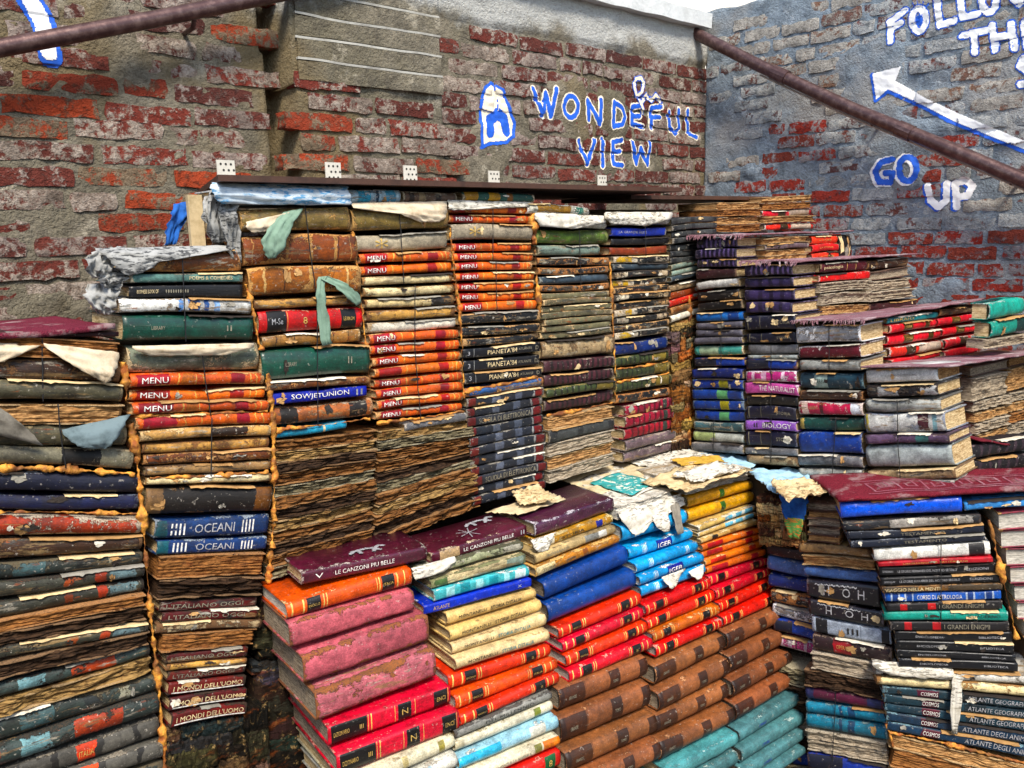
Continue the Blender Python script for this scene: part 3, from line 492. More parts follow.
# ------------------------------------------------------------------ one book
COLN = {}
ORD = ['top', 'second', 'third', 'fourth', 'fifth', 'sixth', 'seventh', 'eighth', 'ninth', 'tenth', 'eleventh', 'twelfth', 'thirteenth', 'fourteenth', 'fifteenth',
       'sixteenth', 'seventeenth', 'eighteenth', 'nineteenth', 'twentieth', 'twenty-first', 'twenty-second', 'twenty-third', 'twenty-fourth', 'twenty-fifth', 'twenty-sixth', 'twenty-seventh', 'twenty-eighth', 'twenty-ninth', 'thirtieth']
BOOKS = []
def fronty(z, T, Rb): return Rb*min(1, abs(2*z/T-1))**2.3
def book_mesh(root, L, T, D, sname, seed, pinch, near, tp=0.0, torn=1.0):
    s = STY[sname]; r = random.Random(seed); bt = min(.0028, T*.11); Rb = min(s['rb']*T, .012)
    amp = s['amp']*(.0019 if torn > .5 else .00135); so = Vector((seed*1.37 % 91, seed*.77 % 53, seed*2.1 % 37))
    sag = r.uniform(-.0012, .0016)*(2.2 if torn > .5 else 1)
    def deform(x, y, z):
        f = x/L
        dz = sag*(1-4*f*f) + z*tp*f + z*.09*noise.noise(Vector((x*11, 0, 5))+so)*min(1, torn)
        if pinch: dz -= .0022*math.exp(-((f-pinch)/.07)**2)*(z/T)
        p = Vector((x*9, y*9, z*9)) + so
        front = max(0.0, 1-y/.05)
        nz = noise.noise(p)*amp*1.1
        ny = noise.noise(p*2.3+Vector((9, 0, 0)))*amp*front
        if pinch: ny += .0025*front*math.exp(-((f-pinch)/.03)**2)
        return (x, y+ny, z+dz+nz*.7)
    kind = s['k']
    Nu = 26 if near else 18
    if kind in ('spine', 'pages'):
        na = 8
        prof = [(D, T), (D*.4, T), (.014+Rb*.2, T), (.009+Rb, T-.0012)]
        arc = [(fronty(T*(1-(i+.35)/(na-.3)), T, Rb), T*(1-(i+.35)/(na-.3))) for i in range(na)]
        prof = [(D, T), (D*.4, T), (.016+Rb, T), (.010+Rb, T-min(.0012, T*.06))] + arc + [(.010+Rb, min(.0012, T*.06)), (.016+Rb, 0), (D*.4, 0), (D, 0)]
        nO = len(prof); cy = .5
        inner = []
        for (y, z) in prof:
            zz = min(max(z, bt), T-bt); yy = y+bt if y < .02+Rb else y
            inner.append((yy, zz))
        ring = prof + inner[::-1]; nR = len(ring)
        V, UV, ED = [], [], []
        for i in range(Nu+1):
            f = i/Nu; x = (f-.5)*L
            rib = sum(math.exp(-((f-q)/.008)**2) for q in s['ribs'])*.0012
            for j, (y, z) in enumerate(ring):
                yy = y - (rib if 4 <= j < 4+na else 0)
                p = deform(x, yy, z)
                if kind == 'pages': p = (p[0], D-p[1], p[2])
                V.append(p); UV.append((f, 1-z/T if j < nO and 4 <= j < 4+na else -1.0))
                e = max(0, 1-min(f, 1-f)*L/.010)
                if j < nO and (j in (3, 4, 3+na, 4+na)): e = max(e, .8)
                ED.append(e)
        F = []
        for i in range(Nu):
            for j in range(nR):
                k = (j+1) % nR
                q = (i*nR+j, (i+1)*nR+j, (i+1)*nR+k, i*nR+k)
                F.append(q if kind == 'spine' else q[::-1])
        for i in (0, Nu):                    # close the C-shaped ends
            for j in range(nO-1):
                q = (i*nR+j, i*nR+j+1, i*nR+nR-2-j, i*nR+nR-1-j)
                F.append(q if i == 0 else q[::-1])
        cov = mesh_obj('cover', V, F, sty_mat(sname), root, UV, ED, smooth=False)
        me = cov.data; sm = np.zeros(len(me.polygons), dtype=bool); sm[:Nu*nR] = True; me.polygons.foreach_set('use_smooth', sm)
        inx = .004 if L > .15 else .0025; y0, y1 = (Rb+bt+.001, D-.005) if kind == 'spine' else (.004, D-Rb-bt)
        nz, nx, ny = 3, 8, 4
        PV, PF = [], []; xs = [-L/2+inx + (L-2*inx)*i/nx for i in range(nx+1)]
        ys = [y0+(y1-y0)*i/ny for i in range(ny+1)]
        zs = [bt*.8+(T-1.6*bt)*i/nz for i in range(nz+1)]
        idx = {}
        def vid(a, b, c):
            if (a, b, c) not in idx:
                x, y, z = xs[a], ys[b], zs[c]
                if kind == 'spine': p = deform(x, y, z)
                else:
                    p = (x, y + noise.noise(Vector((x*40, 0, z*60))+so)*.0015 + .002*(1-(2*c/nz-1)**2), z + sag*(1-4*(x/L)**2))
                idx[(a, b, c)] = len(PV); PV.append(p)
            return idx[(a, b, c)]
        for a in range(nx):
            for c in range(nz):
                PF.append((vid(a, 0, c), vid(a+1, 0, c), vid(a+1, 0, c+1), vid(a, 0, c+1)))
                PF.append((vid(a, ny, c), vid(a, ny, c+1), vid(a+1, ny, c+1), vid(a+1, ny, c)))
        for b in range(ny):
            for c in range(nz):
                PF.append((vid(0, b, c), vid(0, b, c+1), vid(0, b+1, c+1), vid(0, b+1, c)))
                PF.append((vid(nx, b, c), vid(nx, b+1, c), vid(nx, b+1, c+1), vid(nx, b, c+1)))
        mesh_obj('page_block', PV, PF, PAGES[s['pg']], root)
        if kind == 'spine':
            n_s = int(r.expovariate(1/(1.5*torn)) if torn > 0 else 0); n_s = min(n_s, 4)
            for _ in range(n_s):             # torn scraps of cover or label paper left on the spine
                xc, zc0 = r.uniform(-.44, .44)*L, r.uniform(.2, .8)*T; rx_, rz_ = r.uniform(.004, .018), T*r.uniform(.12, .42); nn = 16; SV = [(xc, zc0)]
                for q_ in range(nn):
                    an = 2*math.pi*q_/nn; rr_ = .8+.55*noise.noise(Vector((math.cos(an)*1.4, math.sin(an)*1.4, seed+_*3.3)))+r.uniform(-.16, .16)
                    SV.append((max(-L*.495, min(L*.495, xc+rx_*rr_*math.cos(an))), max(T*.03, min(T*.97, zc0+rz_*rr_*math.sin(an)))))
                lift = [r.choice((0, 0, 0, 0, .001, .0025)) for _q in range(nn+1)]; lift[0] = 0
                W_ = []
                for (x, z), lf in zip(SV, lift):
                    p = deform(x, fronty(z, T, Rb), z); W_.append((p[0], p[1]-.0012-lf, p[2]-lf*.5))
                mesh_obj('torn_scrap', W_, [(0, 1+q_, 1+(q_+1) % nn) for q_ in range(nn)], r.choice(SCRAP), cov)
            if torn > .5 and r.random() < .6:         # frayed paper edge squeezed out of the joint above
                xa = r.uniform(-.5, .1)*L; xb = min(L*.5, xa+r.uniform(.25, .9)*L); nn = 26; W_, FW = [], []
                for q_ in range(nn+1):
                    x = lerp(xa, xb, q_/nn); jag = noise.noise(Vector((x*60, seed, 0)))+.6*noise.noise(Vector((x*190, seed, 4)))
                    p0 = deform(x, Rb+.012, T-.0004); y1 = -.001-.004*max(0, jag+.2)*torn; p1 = deform(x, y1+Rb*.5, T-.0004)
                    W_ += [(p0[0], p0[1], p0[2]+.0012), (p1[0], p1[1], p1[2]+.0010), (p1[0], y1-.0006, p1[2]-.0015-.004*max(0, jag))]
                for q_ in range(nn):
                    for e_ in range(2): a_ = q_*3+e_; FW.append((a_, a_+3, a_+4, a_+1))
                mesh_obj('frayed_edge', W_, FW, r.choice(SCRAP), cov)
            for (txt, u0, u1, hf, ink, *vc) in s['t']:
                co, fs = text_geo(txt)
                if not len(fs): continue
                h = T*min(hf, .8)*.78; zc = T*(vc[0] if vc else .5)
                if txt == '*': h = T*.62
                if txt.startswith('__'): h = T*.09; zc = T*.2
                if txt.startswith('~'): h = T*.12; zc = T*.8
                TV = []
                for (a, b) in co:
                    x = (u0+(u1-u0)*a-.5)*L; z = zc + (b-.5)*h
                    p = deform(x, fronty(z, T, Rb), z); TV.append((p[0], p[1]-.0017, p[2]))
                mesh_obj('lettering', TV, fs, INK[ink], cov)
    else:                                     # coverless: layers of frayed paper between two worn boards
        nz = max(5, min(16, int(T/.0022))); nx = 40 if near else 28
        V, F = [], []
        lay = [noise.noise(Vector((0, 0, c*3.1))+so)*amp*.9 for c in range(nz+1)]
        for c in range(nz+1):
            z = T*c/nz
            for a in range(nx+1):
                x = (a/nx-.5)*L*.985
                p = Vector((x*26, 0, z*70))+so
                y = .003 + lay[c] + noise.noise(p)*amp*1.2 + noise.noise(p*3.1)*amp*.7
                if min(a, nx-a) < 1: y += .004
                V.append((x, y, z + sag*(1-4*(x/L)**2) + noise.noise(p*.5+Vector((5, 5, 5)))*amp*.35*(0 < c < nz)))
        nf = len(V)
        for c in range(nz):
            for a in range(nx):
                i = c*(nx+1)+a; F.append((i, i+1, i+nx+2, i+nx+1))
        for c in range(nz+1):                # back rim
            V += [(-L*.49, D, T*c/nz), (L*.49, D, T*c/nz)]
        for c in range(nz):
            l0 = c*(nx+1); l1 = l0+nx+1; b0 = nf+2*c; b1 = b0+2
            F += [(l0, l1, b1, b0), (l0+nx, b0+1, b1+1, l1+nx), (b0, b1, b1+1, b0+1)]
        top = [nz*(nx+1)+a for a in range(nx+1)]; F.append(tuple(top + [nf+2*nz+1, nf+2*nz]))
        bot = list(range(nx+1)); F.append(tuple([nf, nf+1] + bot[::-1]))
        mesh_obj('page_block', V, F, PAGES[s['pg']], root)
        for z0 in ((0, T) if T > .012 else (T,)):       # worn cover boards, chipped front edge
            V, F, ED = [], [], []; th = min(.002, T*.08)
            n = 24
            for a in range(n+1):
                x = (a/n-.5)*L
                yf = .001 + max(-.004, noise.noise(Vector((x*30, z0*50, 3))+so)*.006*(amp/.003))
                zz = z0 - (th if z0 > 0 else 0) + sag*(1-4*(x/L)**2)
                for (y, z) in ((yf, zz), (D, zz), (D, zz+th), (yf, zz+th)):
                    V.append((x, y, z)); ED.append(1.0 if y < .02 else 0)
            for a in range(n):
                for j in range(4):
                    k = (j+1) % 4; F.append((a*4+j, a*4+k, a*4+4+k, a*4+4+j))
            F += [(3, 2, 1, 0), (n*4, n*4+1, n*4+2, n*4+3)]
            mesh_obj('cover_board', V, F, sty_mat(sname), root, [(0, -1)]*len(V), ED)

def book(col, plane, q, sname, D=.2, pinch=None, off=0.0, near=False, group=None, name='book', autod=False):
    xl, ylt, ylb, xr, yrt, yrb = q
    TL, BL, TR, BR = plane.at(xl, ylt), plane.at(xl, ylb), plane.at(xr, yrt), plane.at(xr, yrb)
    ml, mr = (TL+BL)/2, (TR+BR)/2
    u = (mr-ml); L = u.length*.992; u.normalize()
    n = u.cross(Z).normalized(); wv = n.cross(u).normalized()
    Tl, Tr = (TL-BL).dot(wv), (TR-BR).dot(wv); T = max(.004, (Tl+Tr)/2*.975); tp = max(-.3, min(.3, (Tr-Tl)/T))
    seed = len(BOOKS)*17+3; r = random.Random(seed)
    if autod:
        g = min((ml-PL0).dot(NL), (mr-PL0).dot(NL)); D = max(.05, min(.2, (g-.012)/max(.5, n.dot(NL)))) + (.06 if col[0] == 'F1' else 0)
    base = (ml+mr)/2 - wv*(T/2) + n*(off + r.uniform(-.006, .006))
    yaw = r.uniform(-.02, .02)
    u2 = (u*math.cos(yaw) + n*math.sin(yaw)); n2 = u2.cross(wv)
    M = Matrix((u2, -n2, wv)).transposed().to_4x4(); M.translation = base
    PB = ('blkprint','blkline','corso','blkred','tealgr','dknavy','redstrip','viaggio','royalthin','pink','purplep','greysoft','tornpaper','greencream','blacktitle','dkwhite','greypaper')
    kd = STY[sname]['k']; cat = 'book'
    if kd == 'decay': name, cat = 'coverless_book', 'coverless book'
    elif sname.startswith('mag'): name, cat = 'magazine', 'magazine'
    elif sname in PB: name, cat = 'paperback', 'paperback'
    elif sname in ('cosmos', 'atlas'): name, cat = 'atlas', 'atlas'
    root = empty(name, M)
    k = COLN.get(col[0], 0); COLN[col[0]] = k+1
    lab = f"{STY[sname]['desc']}, {ORD[min(k, 29)]} in {col[1]}"
    tag(root, lab, cat, col[2])
    book_mesh(root, L, T, D, sname, seed, pinch, near, tp, .16 if col[0][0] == 'F' else 1.0)
    BOOKS.append(root)
    return root
def lerp(a, b, t): return a+(b-a)*t
def rows(col, plane, L0, L1, R0, R1, names, **kw):
    """a run of equally thick books between a top edge and a bottom edge: L0=(x,y) top left, L1 bottom left, R0, R1 right"""
    n = len(names)
    out = []
    for i, nm in enumerate(names):
        a, b = i/n, (i+1)/n
        xl = lerp(L0[0], L1[0], (a+b)/2); xr = lerp(R0[0], R1[0], (a+b)/2); j = rng.uniform(-.7, .7)
        q = (xl+rng.uniform(-1, 1), lerp(L0[1], L1[1], a)+.3, lerp(L0[1], L1[1], b)-.3, xr+rng.uniform(-1, 1), lerp(R0[1], R1[1], a)+.3, lerp(R0[1], R1[1], b)-.3)
        out.append(book(col, plane, q, nm, **kw))
    return out
# ------------------------------------------------------------------ setting: ground, far building, brick walls
def ground_mat():
    m, t, b = new_mat('paving'); q = NB(t); tc = q.n('ShaderNodeTexCoord')
    br = q.n('ShaderNodeTexBrick', i_Scale=2.2); q.l(tc.outputs['Object'], br.inputs['Vector'])
    br.inputs['Color1'].default_value = (.17, .16, .145, 1); br.inputs['Color2'].default_value = (.22, .2, .18, 1); br.inputs['Mortar'].default_value = (.05, .045, .04, 1)
    n = q.noise(tc.outputs['Object'], 6, 5, .6)
    q.l(q.mix(q.math('MULTIPLY', n, .6), br.outputs[0], (.07, .065, .055)), b.inputs['Base Color']); b.inputs['Roughness'].default_value = .8
    return m
v, f = [Vector((-120, -120, 0)), Vector((120, -120, 0)), Vector((120, 120, 0)), Vector((-120, 120, 0))], [(0, 1, 2, 3)]
tag(mesh_obj('ground', v, f, ground_mat()), None, kind='structure')

# wall relief: thickness of the smeared mortar in front of the nominal wall plane
def wall_mat(name, mort, mort2, stain, white, zsplit=None):
    m, t, b = new_mat(name); q = NB(t); tc = q.n('ShaderNodeTexCoord'); v = tc.outputs['Object']
    n1 = q.noise(v, 3.2, 6, .65); n2 = q.noise(v, 17, 6, .7); n3 = q.noise(v, 110, 4, .7); n4 = q.noise(v, 1.7, 4, .6)
    c = q.mix(q.step(n1, .38, .62), mort, mort2)
    c = q.mix(q.math('MULTIPLY', q.step(n2, .44, .64), .8), c, tuple(x*.28 for x in mort))
    c = q.mix(q.math('MULTIPLY', q.step(q.noise(v, 9, 6, .72), .58, .66), .6), c, white)
    sp = q.n('ShaderNodeSeparateXYZ'); q.l(v, sp.inputs[0])
    c = q.mix(q.math('MULTIPLY', q.step(n4, .5, .62), .8), c, stain)
    if zsplit: c = q.mix(q.math('MULTIPLY', q.step(q.math('ADD', sp.outputs[2], q.math('MULTIPLY', q.math('SUBTRACT', n1, .5), .35)), zsplit, zsplit+.07), .85), c, srgb('c9cbc8'))
    c = q.mix(q.math('MULTIPLY', n3, .35), c, tuple(min(1, x*1.7) for x in mort))
    q.l(c, b.inputs['Base Color']); b.inputs['Roughness'].default_value = .9; b.inputs['Specular IOR Level'].default_value = .2
    q.bump(q.math('ADD', q.math('MULTIPLY', n2, .65), q.math('MULTIPLY', n3, .35)), 1.0, .036, b); return m
def brick_mat(name, red, red2, smear, smear2, amount):
    m, t, b = new_mat(name); q = NB(t); v, rnd = q.coords()
    n1 = q.noise(v, 19, 6, .72); n2 = q.noise(v, 60, 6, .72); n3 = q.noise(v, 190, 3, .7)
    c = q.mix(rnd, red, red2)
    c = q.mix(q.math('MULTIPLY', q.step(n2, .5, .62), .7), c, tuple(x*.22 for x in red))
    sm = q.mix(q.step(q.math('ADD', q.math('MULTIPLY', n2, .7), q.math('MULTIPLY', n3, .3)), .36, .64), smear, smear2)
    sm = q.mix(q.math('MULTIPLY', q.step(q.noise(v, 9, 5, .7), .45, .62), .6), sm, tuple(x*.5 for x in smear))
    k = q.math('ADD', q.math('ADD', q.math('MULTIPLY', n1, .62), q.math('MULTIPLY', n2, .38)), q.math('MULTIPLY', q.math('SUBTRACT', q.math('FRACT', q.math('MULTIPLY', rnd, 7.31)), .5), .12))
    c = q.mix(q.math('MULTIPLY', q.step(q.math('ADD', k, amount-.5), .45, .52), .93), c, sm)
    c = q.mix(q.math('MULTIPLY', q.step(q.noise(v, 33, 5, .7), .54, .66), .6), c, tuple(x*.35 for x in smear))
    q.l(c, b.inputs['Base Color']); b.inputs['Roughness'].default_value = .88; b.inputs['Specular IOR Level'].default_value = .25
    q.bump(q.math('ADD', q.math('MULTIPLY', n1, .5), q.math('ADD', q.math('MULTIPLY', n2, .5), q.math('MULTIPLY', n3, .25))), 1.0, .034, b); return m

def brick_mesh(seed, Lb, Hb):
    r = random.Random(seed); nx, nz = 8, 3; V, F = [], []
    so = Vector((seed*3.3, seed*1.1, 0))
    def ringy(a, c):
        e = .0012 if (a in (0, nx)) else 0; e2 = .0012 if (c in (0, nz)) else 0
        return max(e, e2) + (0.002 if e and e2 else 0)
    for c in range(nz+1):
        for a in range(nx+1):
            x = (a/nx-.5)*Lb; z = (c/nz-.5)*Hb
            p = Vector((x*22, z*30, 0))+so
            x += noise.noise(p*1.5+Vector((4, 0, 0)))*.008; z += noise.noise(p*1.5+Vector((0, 7, 0)))*.008
            V.append((x, ringy(a, c) + noise.noise(p*1.6)*.0045, z))
    for c in range(nz):
        for a in range(nx):
            i = c*(nx+1)+a; F.append((i, i+1, i+nx+2, i+nx+1))
    per = list(range(nx+1)) + [(c+1)*(nx+1)-1 for c in range(1, nz+1)] + [nz*(nx+1)+a for a in range(nx-1, -1, -1)] + [c*(nx+1) for c in range(nz-1, 0, -1)]
    n0 = len(V)
    npr = len(per)
    for i in per: V.append(V[i])                      # own vertices for the sides keep the arris crisp
    for i in per: x, y, z = V[i]; V.append((x, .05, z))
    for i in range(npr):
        j = (i+1) % npr; F.append((n0+j, n0+i, n0+npr+i, n0+npr+j))
    me = bpy.data.meshes.new('brick'); me.from_pydata(V, [], F); me.update(); me.polygons.foreach_set('use_smooth', [True]*len(me.polygons)); return me

def build_wall(name, label, org, ex, nrm, a0, a1, zlow, ztop, step, mats, brmats, bfun, offs, seed, course=.0525, thick=.3, smear=.34, blen=.2, plaster=None):
    """one wall: mortar body with relief + bricks as its children.  a along ex, z up, y outwards"""
    r = random.Random(seed)
    na = int((a1-a0)/step); nz = int((ztop-zlow)/step)
    V, F = [], []
    def h(a, z):
        p = Vector((a*5, z*7, seed))
        k = fbm(p*.55+Vector((20, 0, 0)), 3)
        sm_ = min(1, max(0, (k-smear)/.25)); v = -.0006 + .0030*fbm(p*5.5, 5) + .008*sm_*sm_*(3-2*sm_) + offs(a, z)
        return v
    for j in range(nz+1):
        z = zlow+(ztop-zlow)*j/nz
        for i in range(na+1):
            a = a0+(a1-a0)*i/na; zz = z
            if j == nz: zz += .012*noise.noise(Vector((a*9, 3, seed)))
            V.append(org + ex*a + nrm*h(a, z) + Z*zz)
    for j in range(nz):
        for i in range(na):
            q = j*(na+1)+i; F.append((q, q+1, q+na+2, q+na+1))
    n0 = len(V)
    # lower apron, top, back
    V += [org+ex*a0, org+ex*a1]; F.append(tuple([n0, n0+1] + list(range(na, -1, -1))))
    b = -nrm*thick; n1 = len(V)
    V += [org+ex*a0+b, org+ex*a1+b, org+ex*a1+b+Z*ztop, org+ex*a0+b+Z*ztop]
    topl = [nz*(na+1)+i for i in range(na+1)]
    F.append(tuple(topl + [n1+2, n1+3])); F.append((n1+1, n1, n1+3, n1+2))
    F.append(tuple([n0] + [j*(na+1) for j in range(nz+1)] + [n1+3, n1])); F.append(tuple([n0+1, n1+1, n1+2] + [j*(na+1)+na for j in range(nz, -1, -1)]))
    root = empty(name, Matrix.Translation(org))
    tag(root, label, 'wall')
    body = mesh_obj('mortar', [x-org for x in V], F, mats, root, smooth=False)
    body.data.polygons.foreach_set('use_smooth', [i < na*nz for i in range(len(body.data.polygons))])
    variants = [brick_mesh(seed*10+i, blen, .041) for i in range(10)]
    halfs = [brick_mesh(seed*10+50+i, blen*.5, .041) for i in range(5)]
    bv, bf = list(V), [f for f in F[:na*nz]]
    z = zlow+.028; ci = 0
    while z < ztop-.03:
        a = a0 + (.0 if ci % 2 else .125) + r.uniform(-.03, .03)
        while a < a1-.06:
            half = r.random() < .16; ln = blen*.5 if half else blen
            ac = a+ln/2
            pr = bfun(ac, z)
            if pr is not None and r.random() < pr[0]:
                me = r.choice(halfs if half else variants)
                ob = bpy.data.objects.new('brick', me); C.objects.link(ob)
                key = me.name+brmats[pr[1]].name
                if not me.materials: me.materials.append(brmats[0])
                ob.material_slots[0].link = 'OBJECT'; ob.material_slots[0].material = brmats[pr[1]]
                dep = pr[2]*.35 + .0012 + r.gauss(0, .0018) + offs(ac, z)
                rot = r.gauss(0, .010)
                u2 = ex*math.cos(rot) + Z*math.sin(rot); w2 = nrm.cross(u2)
                if w2.z < 0: w2 = -w2
                M = Matrix((u2, -nrm, w2)).transposed().to_4x4()
                M.translation = ex*ac + nrm*dep + Z*(z+r.gauss(0, .0025))
                if r.random() < .5:
                    M = M @ Matrix.Rotation(math.pi, 4, 'Y')
                ob.parent = root; ob.matrix_local = M
                W = Matrix.Translation(org) @ M; k = len(bv)
                bv += [W @ vv.co for vv in me.vertices]; bf += [tuple(k+i for i in p.vertices) for p in me.polygons]
            a += ln + r.uniform(.010, .022)
        z += course; ci += 1
    return root, BVHTree.FromPolygons(bv, bf)

def acoord(plane, org, ex, x, y): p = plane.at(x, y); return (p-org).dot(ex), p.z
a_l, _ = acoord(P_WB, WB0, EL, 287, 100); a_r, _ = acoord(P_WB, WB0, EL, 434, 100)
WBc = (WR0-WB0); 
# corner: WB0+EL*ac = WR0+ES*uc
ACORN = (WR0-WB0).dot(EL); UCORN = (WB0-WR0).dot(ES)
def offs_b(a, z):
    v = 0.0
    lean = .03*(z-1.7)
    if a_l+.0-lean < a < a_r-lean*.5: v += .055
    if a_l-.05-lean < a <= a_l-lean: v -= .07
    if z > 2.27 and a > a_r: v += .008
    return v
def bfun_b(a, z):
    if z < 1.2 or (a > 1.0 and z < 1.55): return None
    if z > 2.25 and a > a_r: return None
    if a < a_l-.06:
        k = noise.noise(Vector((a*2.2, z*3, 5)))
        return (.97, 1 if noise.noise(Vector((a*3.1, z*5, 8))) > .16 else (2 if noise.noise(Vector((a*7, z*11, 4))) > .1 else 0), .003)
    if a < a_l: return None
    if a < a_r:
        if z > 2.04: return None
        return (.97, 0 if noise.noise(Vector((a*9, z*9, 1))) < .3 else 1, .012)
    return (.93, 2 if noise.noise(Vector((a*4, z*5, 2))) < .28 else 0, .010)
mort_b = wall_mat('mortar_ochre', srgb('857d6c'), srgb('68624f'), srgb('6f5c34'), srgb('bdb4a0'), 2.24)
br_pale = brick_mat('brick_pale', srgb('8a3a2c'), srgb('5d3028'), srgb('8a7a6a'), srgb('cbbcac'), .5)
br_red = brick_mat('brick_red', srgb('b84a26'), srgb('8f3a26'), srgb('786a52'), srgb('9c8d74'), .49)
br_rose = brick_mat('brick_rose', srgb('7d3c30'), srgb('56302a'), srgb('86746a'), srgb('c4b4a6'), .48)
br_lime = brick_mat('brick_limewashed', srgb('6a5548'), srgb('7a6a5c'), srgb('9a9488'), srgb('cfcabc'), .66)
wallB, bvhB = build_wall('brick_wall', 'weathered ochre brick wall above the bookshelf plank, painted WONDEFUL VIEW', WB0, EL, NL, -.9, ACORN, 1.1, 2.42, .0105, mort_b, [br_pale, br_red, br_rose, br_lime], bfun_b, offs_b, 3)
def offs_r(u, z): return .006*noise.noise(Vector((u*3, z*3, 7)))
def bfun_r(u, z):
    d = u-UCORN
    if z < 1.15: return None
    k = noise.noise(Vector((u*2.5, z*3.5, 11)))
    # thick mortar near the corner, open brickwork lower down
    dens = .9 if d < .5 else .97
    if z > 2.0: return (dens, 2 if k < .15 else 0, .006)
    if z < 1.75: return (min(.95, dens+.1), 1 if k > -.12 else (2 if k < -.3 else 0), .007)
    return (dens, 1 if k > .12 else (2 if k < -.25 else 0), .006)
mort_r = wall_mat('mortar_bluegrey', srgb('8a97a2'), srgb('7c868e'), srgb('a39c92'), srgb('c6cdd2'))
br2_pale = brick_mat('brick_greyed', srgb('7d4a40'), srgb('6a4a48'), srgb('98a2a8'), srgb('d2d2cc'), .56)
br2_red = brick_mat('brick_crimson', srgb('a83226'), srgb('8f4030'), srgb('8c949c'), srgb('b8aea8'), .455)
br2_tan = brick_mat('brick_tan', srgb('8f6a54'), srgb('7d5a50'), srgb('a8a49c'), srgb('d4cec2'), .55)
wallR, bvhR = build_wall('brick_wall', 'blue-grey brick wall beside the book stairs, painted GO UP with an arrow', WR0, ES, NS, UCORN-.001, 2.0, 1.0, 2.47, .0105, mort_r, [br2_pale, br2_red, br2_tan], bfun_r, offs_r, 5, smear=.35, blen=.15)

# stone coping at the top of the ochre wall and streaky slabs on the buttress
stone = simple_mat('coping_stone', srgb('b9b8b2'), .25, 9, .8, .006, srgb('77746c'))
def slab(name, label, org, ex, nrm, a0, a1, z0, z1, o0, o1, mat, parent=None, n=24):
    V, F = [], []
    for i in range(n+1):
        a = lerp(a0, a1, i/n)
        for (o_, z_) in ((o0, z0), (o1, z0), (o1, z1), (o0, z1)):
            p = Vector((a*8, z_*11, o_*9))
            V.append(org + ex*a + nrm*(o_+.007*noise.noise(p)+.004*noise.noise(p*2.3)) + Z*(z_+.0035*noise.noise(Vector((a*8, 3, z0*40)))))
    for i in range(n):
        for j in range(4):
            k = (j+1) % 4; F.append((i*4+j, i*4+k, i*4+4+k, i*4+4+j)[::-1])
    F += [(0, 1, 2, 3), (n*4+3, n*4+2, n*4+1, n*4)]
    if parent is not None: V = [x-parent.matrix_world.translation for x in V]
    o_ = mesh_obj(name, V, F, mat, parent)
    if label: tag(o_, label, name.replace('_', ' '))
    return o_
cap_m = simple_mat('limewashed_cap', srgb('c4c6c4'), .3, 7, .85, .012, srgb('8a8a84'))
slab('coping', None, WB0, EL, NL, a_r+.02, ACORN-.02, 2.40, 2.455, -.29, .045, cap_m, wallB, 60)

zz = 2.02; line_m = simple_mat('lime_joint', srgb('a8a69c'), .35, 20, .9, .006, srgb('77726a'))
for i in range(7):
    slab('stone_course', None, WB0, EL, NL, a_l+.006+.004*(i % 2), a_r-.012-.004*(i % 3), zz, zz+.048, .02, .066-.003*i, mort_b, wallB, 46)
    slab('mortar_line', None, WB0, EL, NL, a_l+.006, a_r-.014, zz+.0485, zz+.0545, .02, .0665-.003*i, line_m, wallB, 46); zz += .057
# building across the water, seen over the wall corner
plaster = simple_mat('plaster_white', srgb('efe9dc'), .08, 2, .85, .003, srgb('cfc5b2'))
shut = simple_mat('shutter_dark', srgb('3a3a3c'), .2, 8, .5)
far = empty('far_building', Matrix.Translation(Vector((3.0, 15, 0))))
tag(far, 'pale plastered house front beyond the wall corner', 'building')
v, f = box_vf(Vector((-16, 0, 0)), Vector((32, 0, 0)), Vector((0, 5, 0)), Vector((0, 0, 11))); mesh_obj('facade', v, f, plaster, far)
for i in range(11):
    for zf in (3.4, 6.3):
        x = -14+i*2.7
        v, f = box_vf(Vector((x, -.06, zf)), Vector((.8, 0, 0)), Vector((0, .055, 0)), Vector((0, 0, 1.5))); mesh_obj('window', v, f, shut, far)

# ------------------------------------------------------------------ hand-painted lettering
paint_white = simple_mat('paint_white', srgb('f6f5f2'), .05, 40, .6, .001, srgb('b8b4aa'))
paint_cream = simple_mat('paint_cream', srgb('efe3c8'), .14, 40, .6, .001, srgb('b5a68a'))
paint_blue = simple_mat('paint_blue', srgb('1f5fd0'), .14, 40, .55, .001, srgb('1a2f70'))
def seg_dist(P, pts):
    d = np.full(len(P), 1e9)
    for a, b in zip(pts[:-1], pts[1:]):
        a = np.array(a); b = np.array(b); ab = b-a; t = np.clip(((P-a)@ab)/max(ab@ab, 1e-12), 0, 1)
        d = np.minimum(d, np.linalg.norm(P-(a+t[:, None]*ab), axis=1))
    return d
def in_poly(P, poly):
    x, y = P[:, 0], P[:, 1]; ins = np.zeros(len(P), bool); n = len(poly)
    for i in range(n):
        x0, y0 = poly[i]; x1, y1 = poly[(i+1) % n]
        c = ((y0 > y) != (y1 > y)) & (x < (x1-x0)*(y-y0)/((y1-y0) if abs(y1-y0) > 1e-12 else 1e-12)+x0); ins ^= c
    return ins
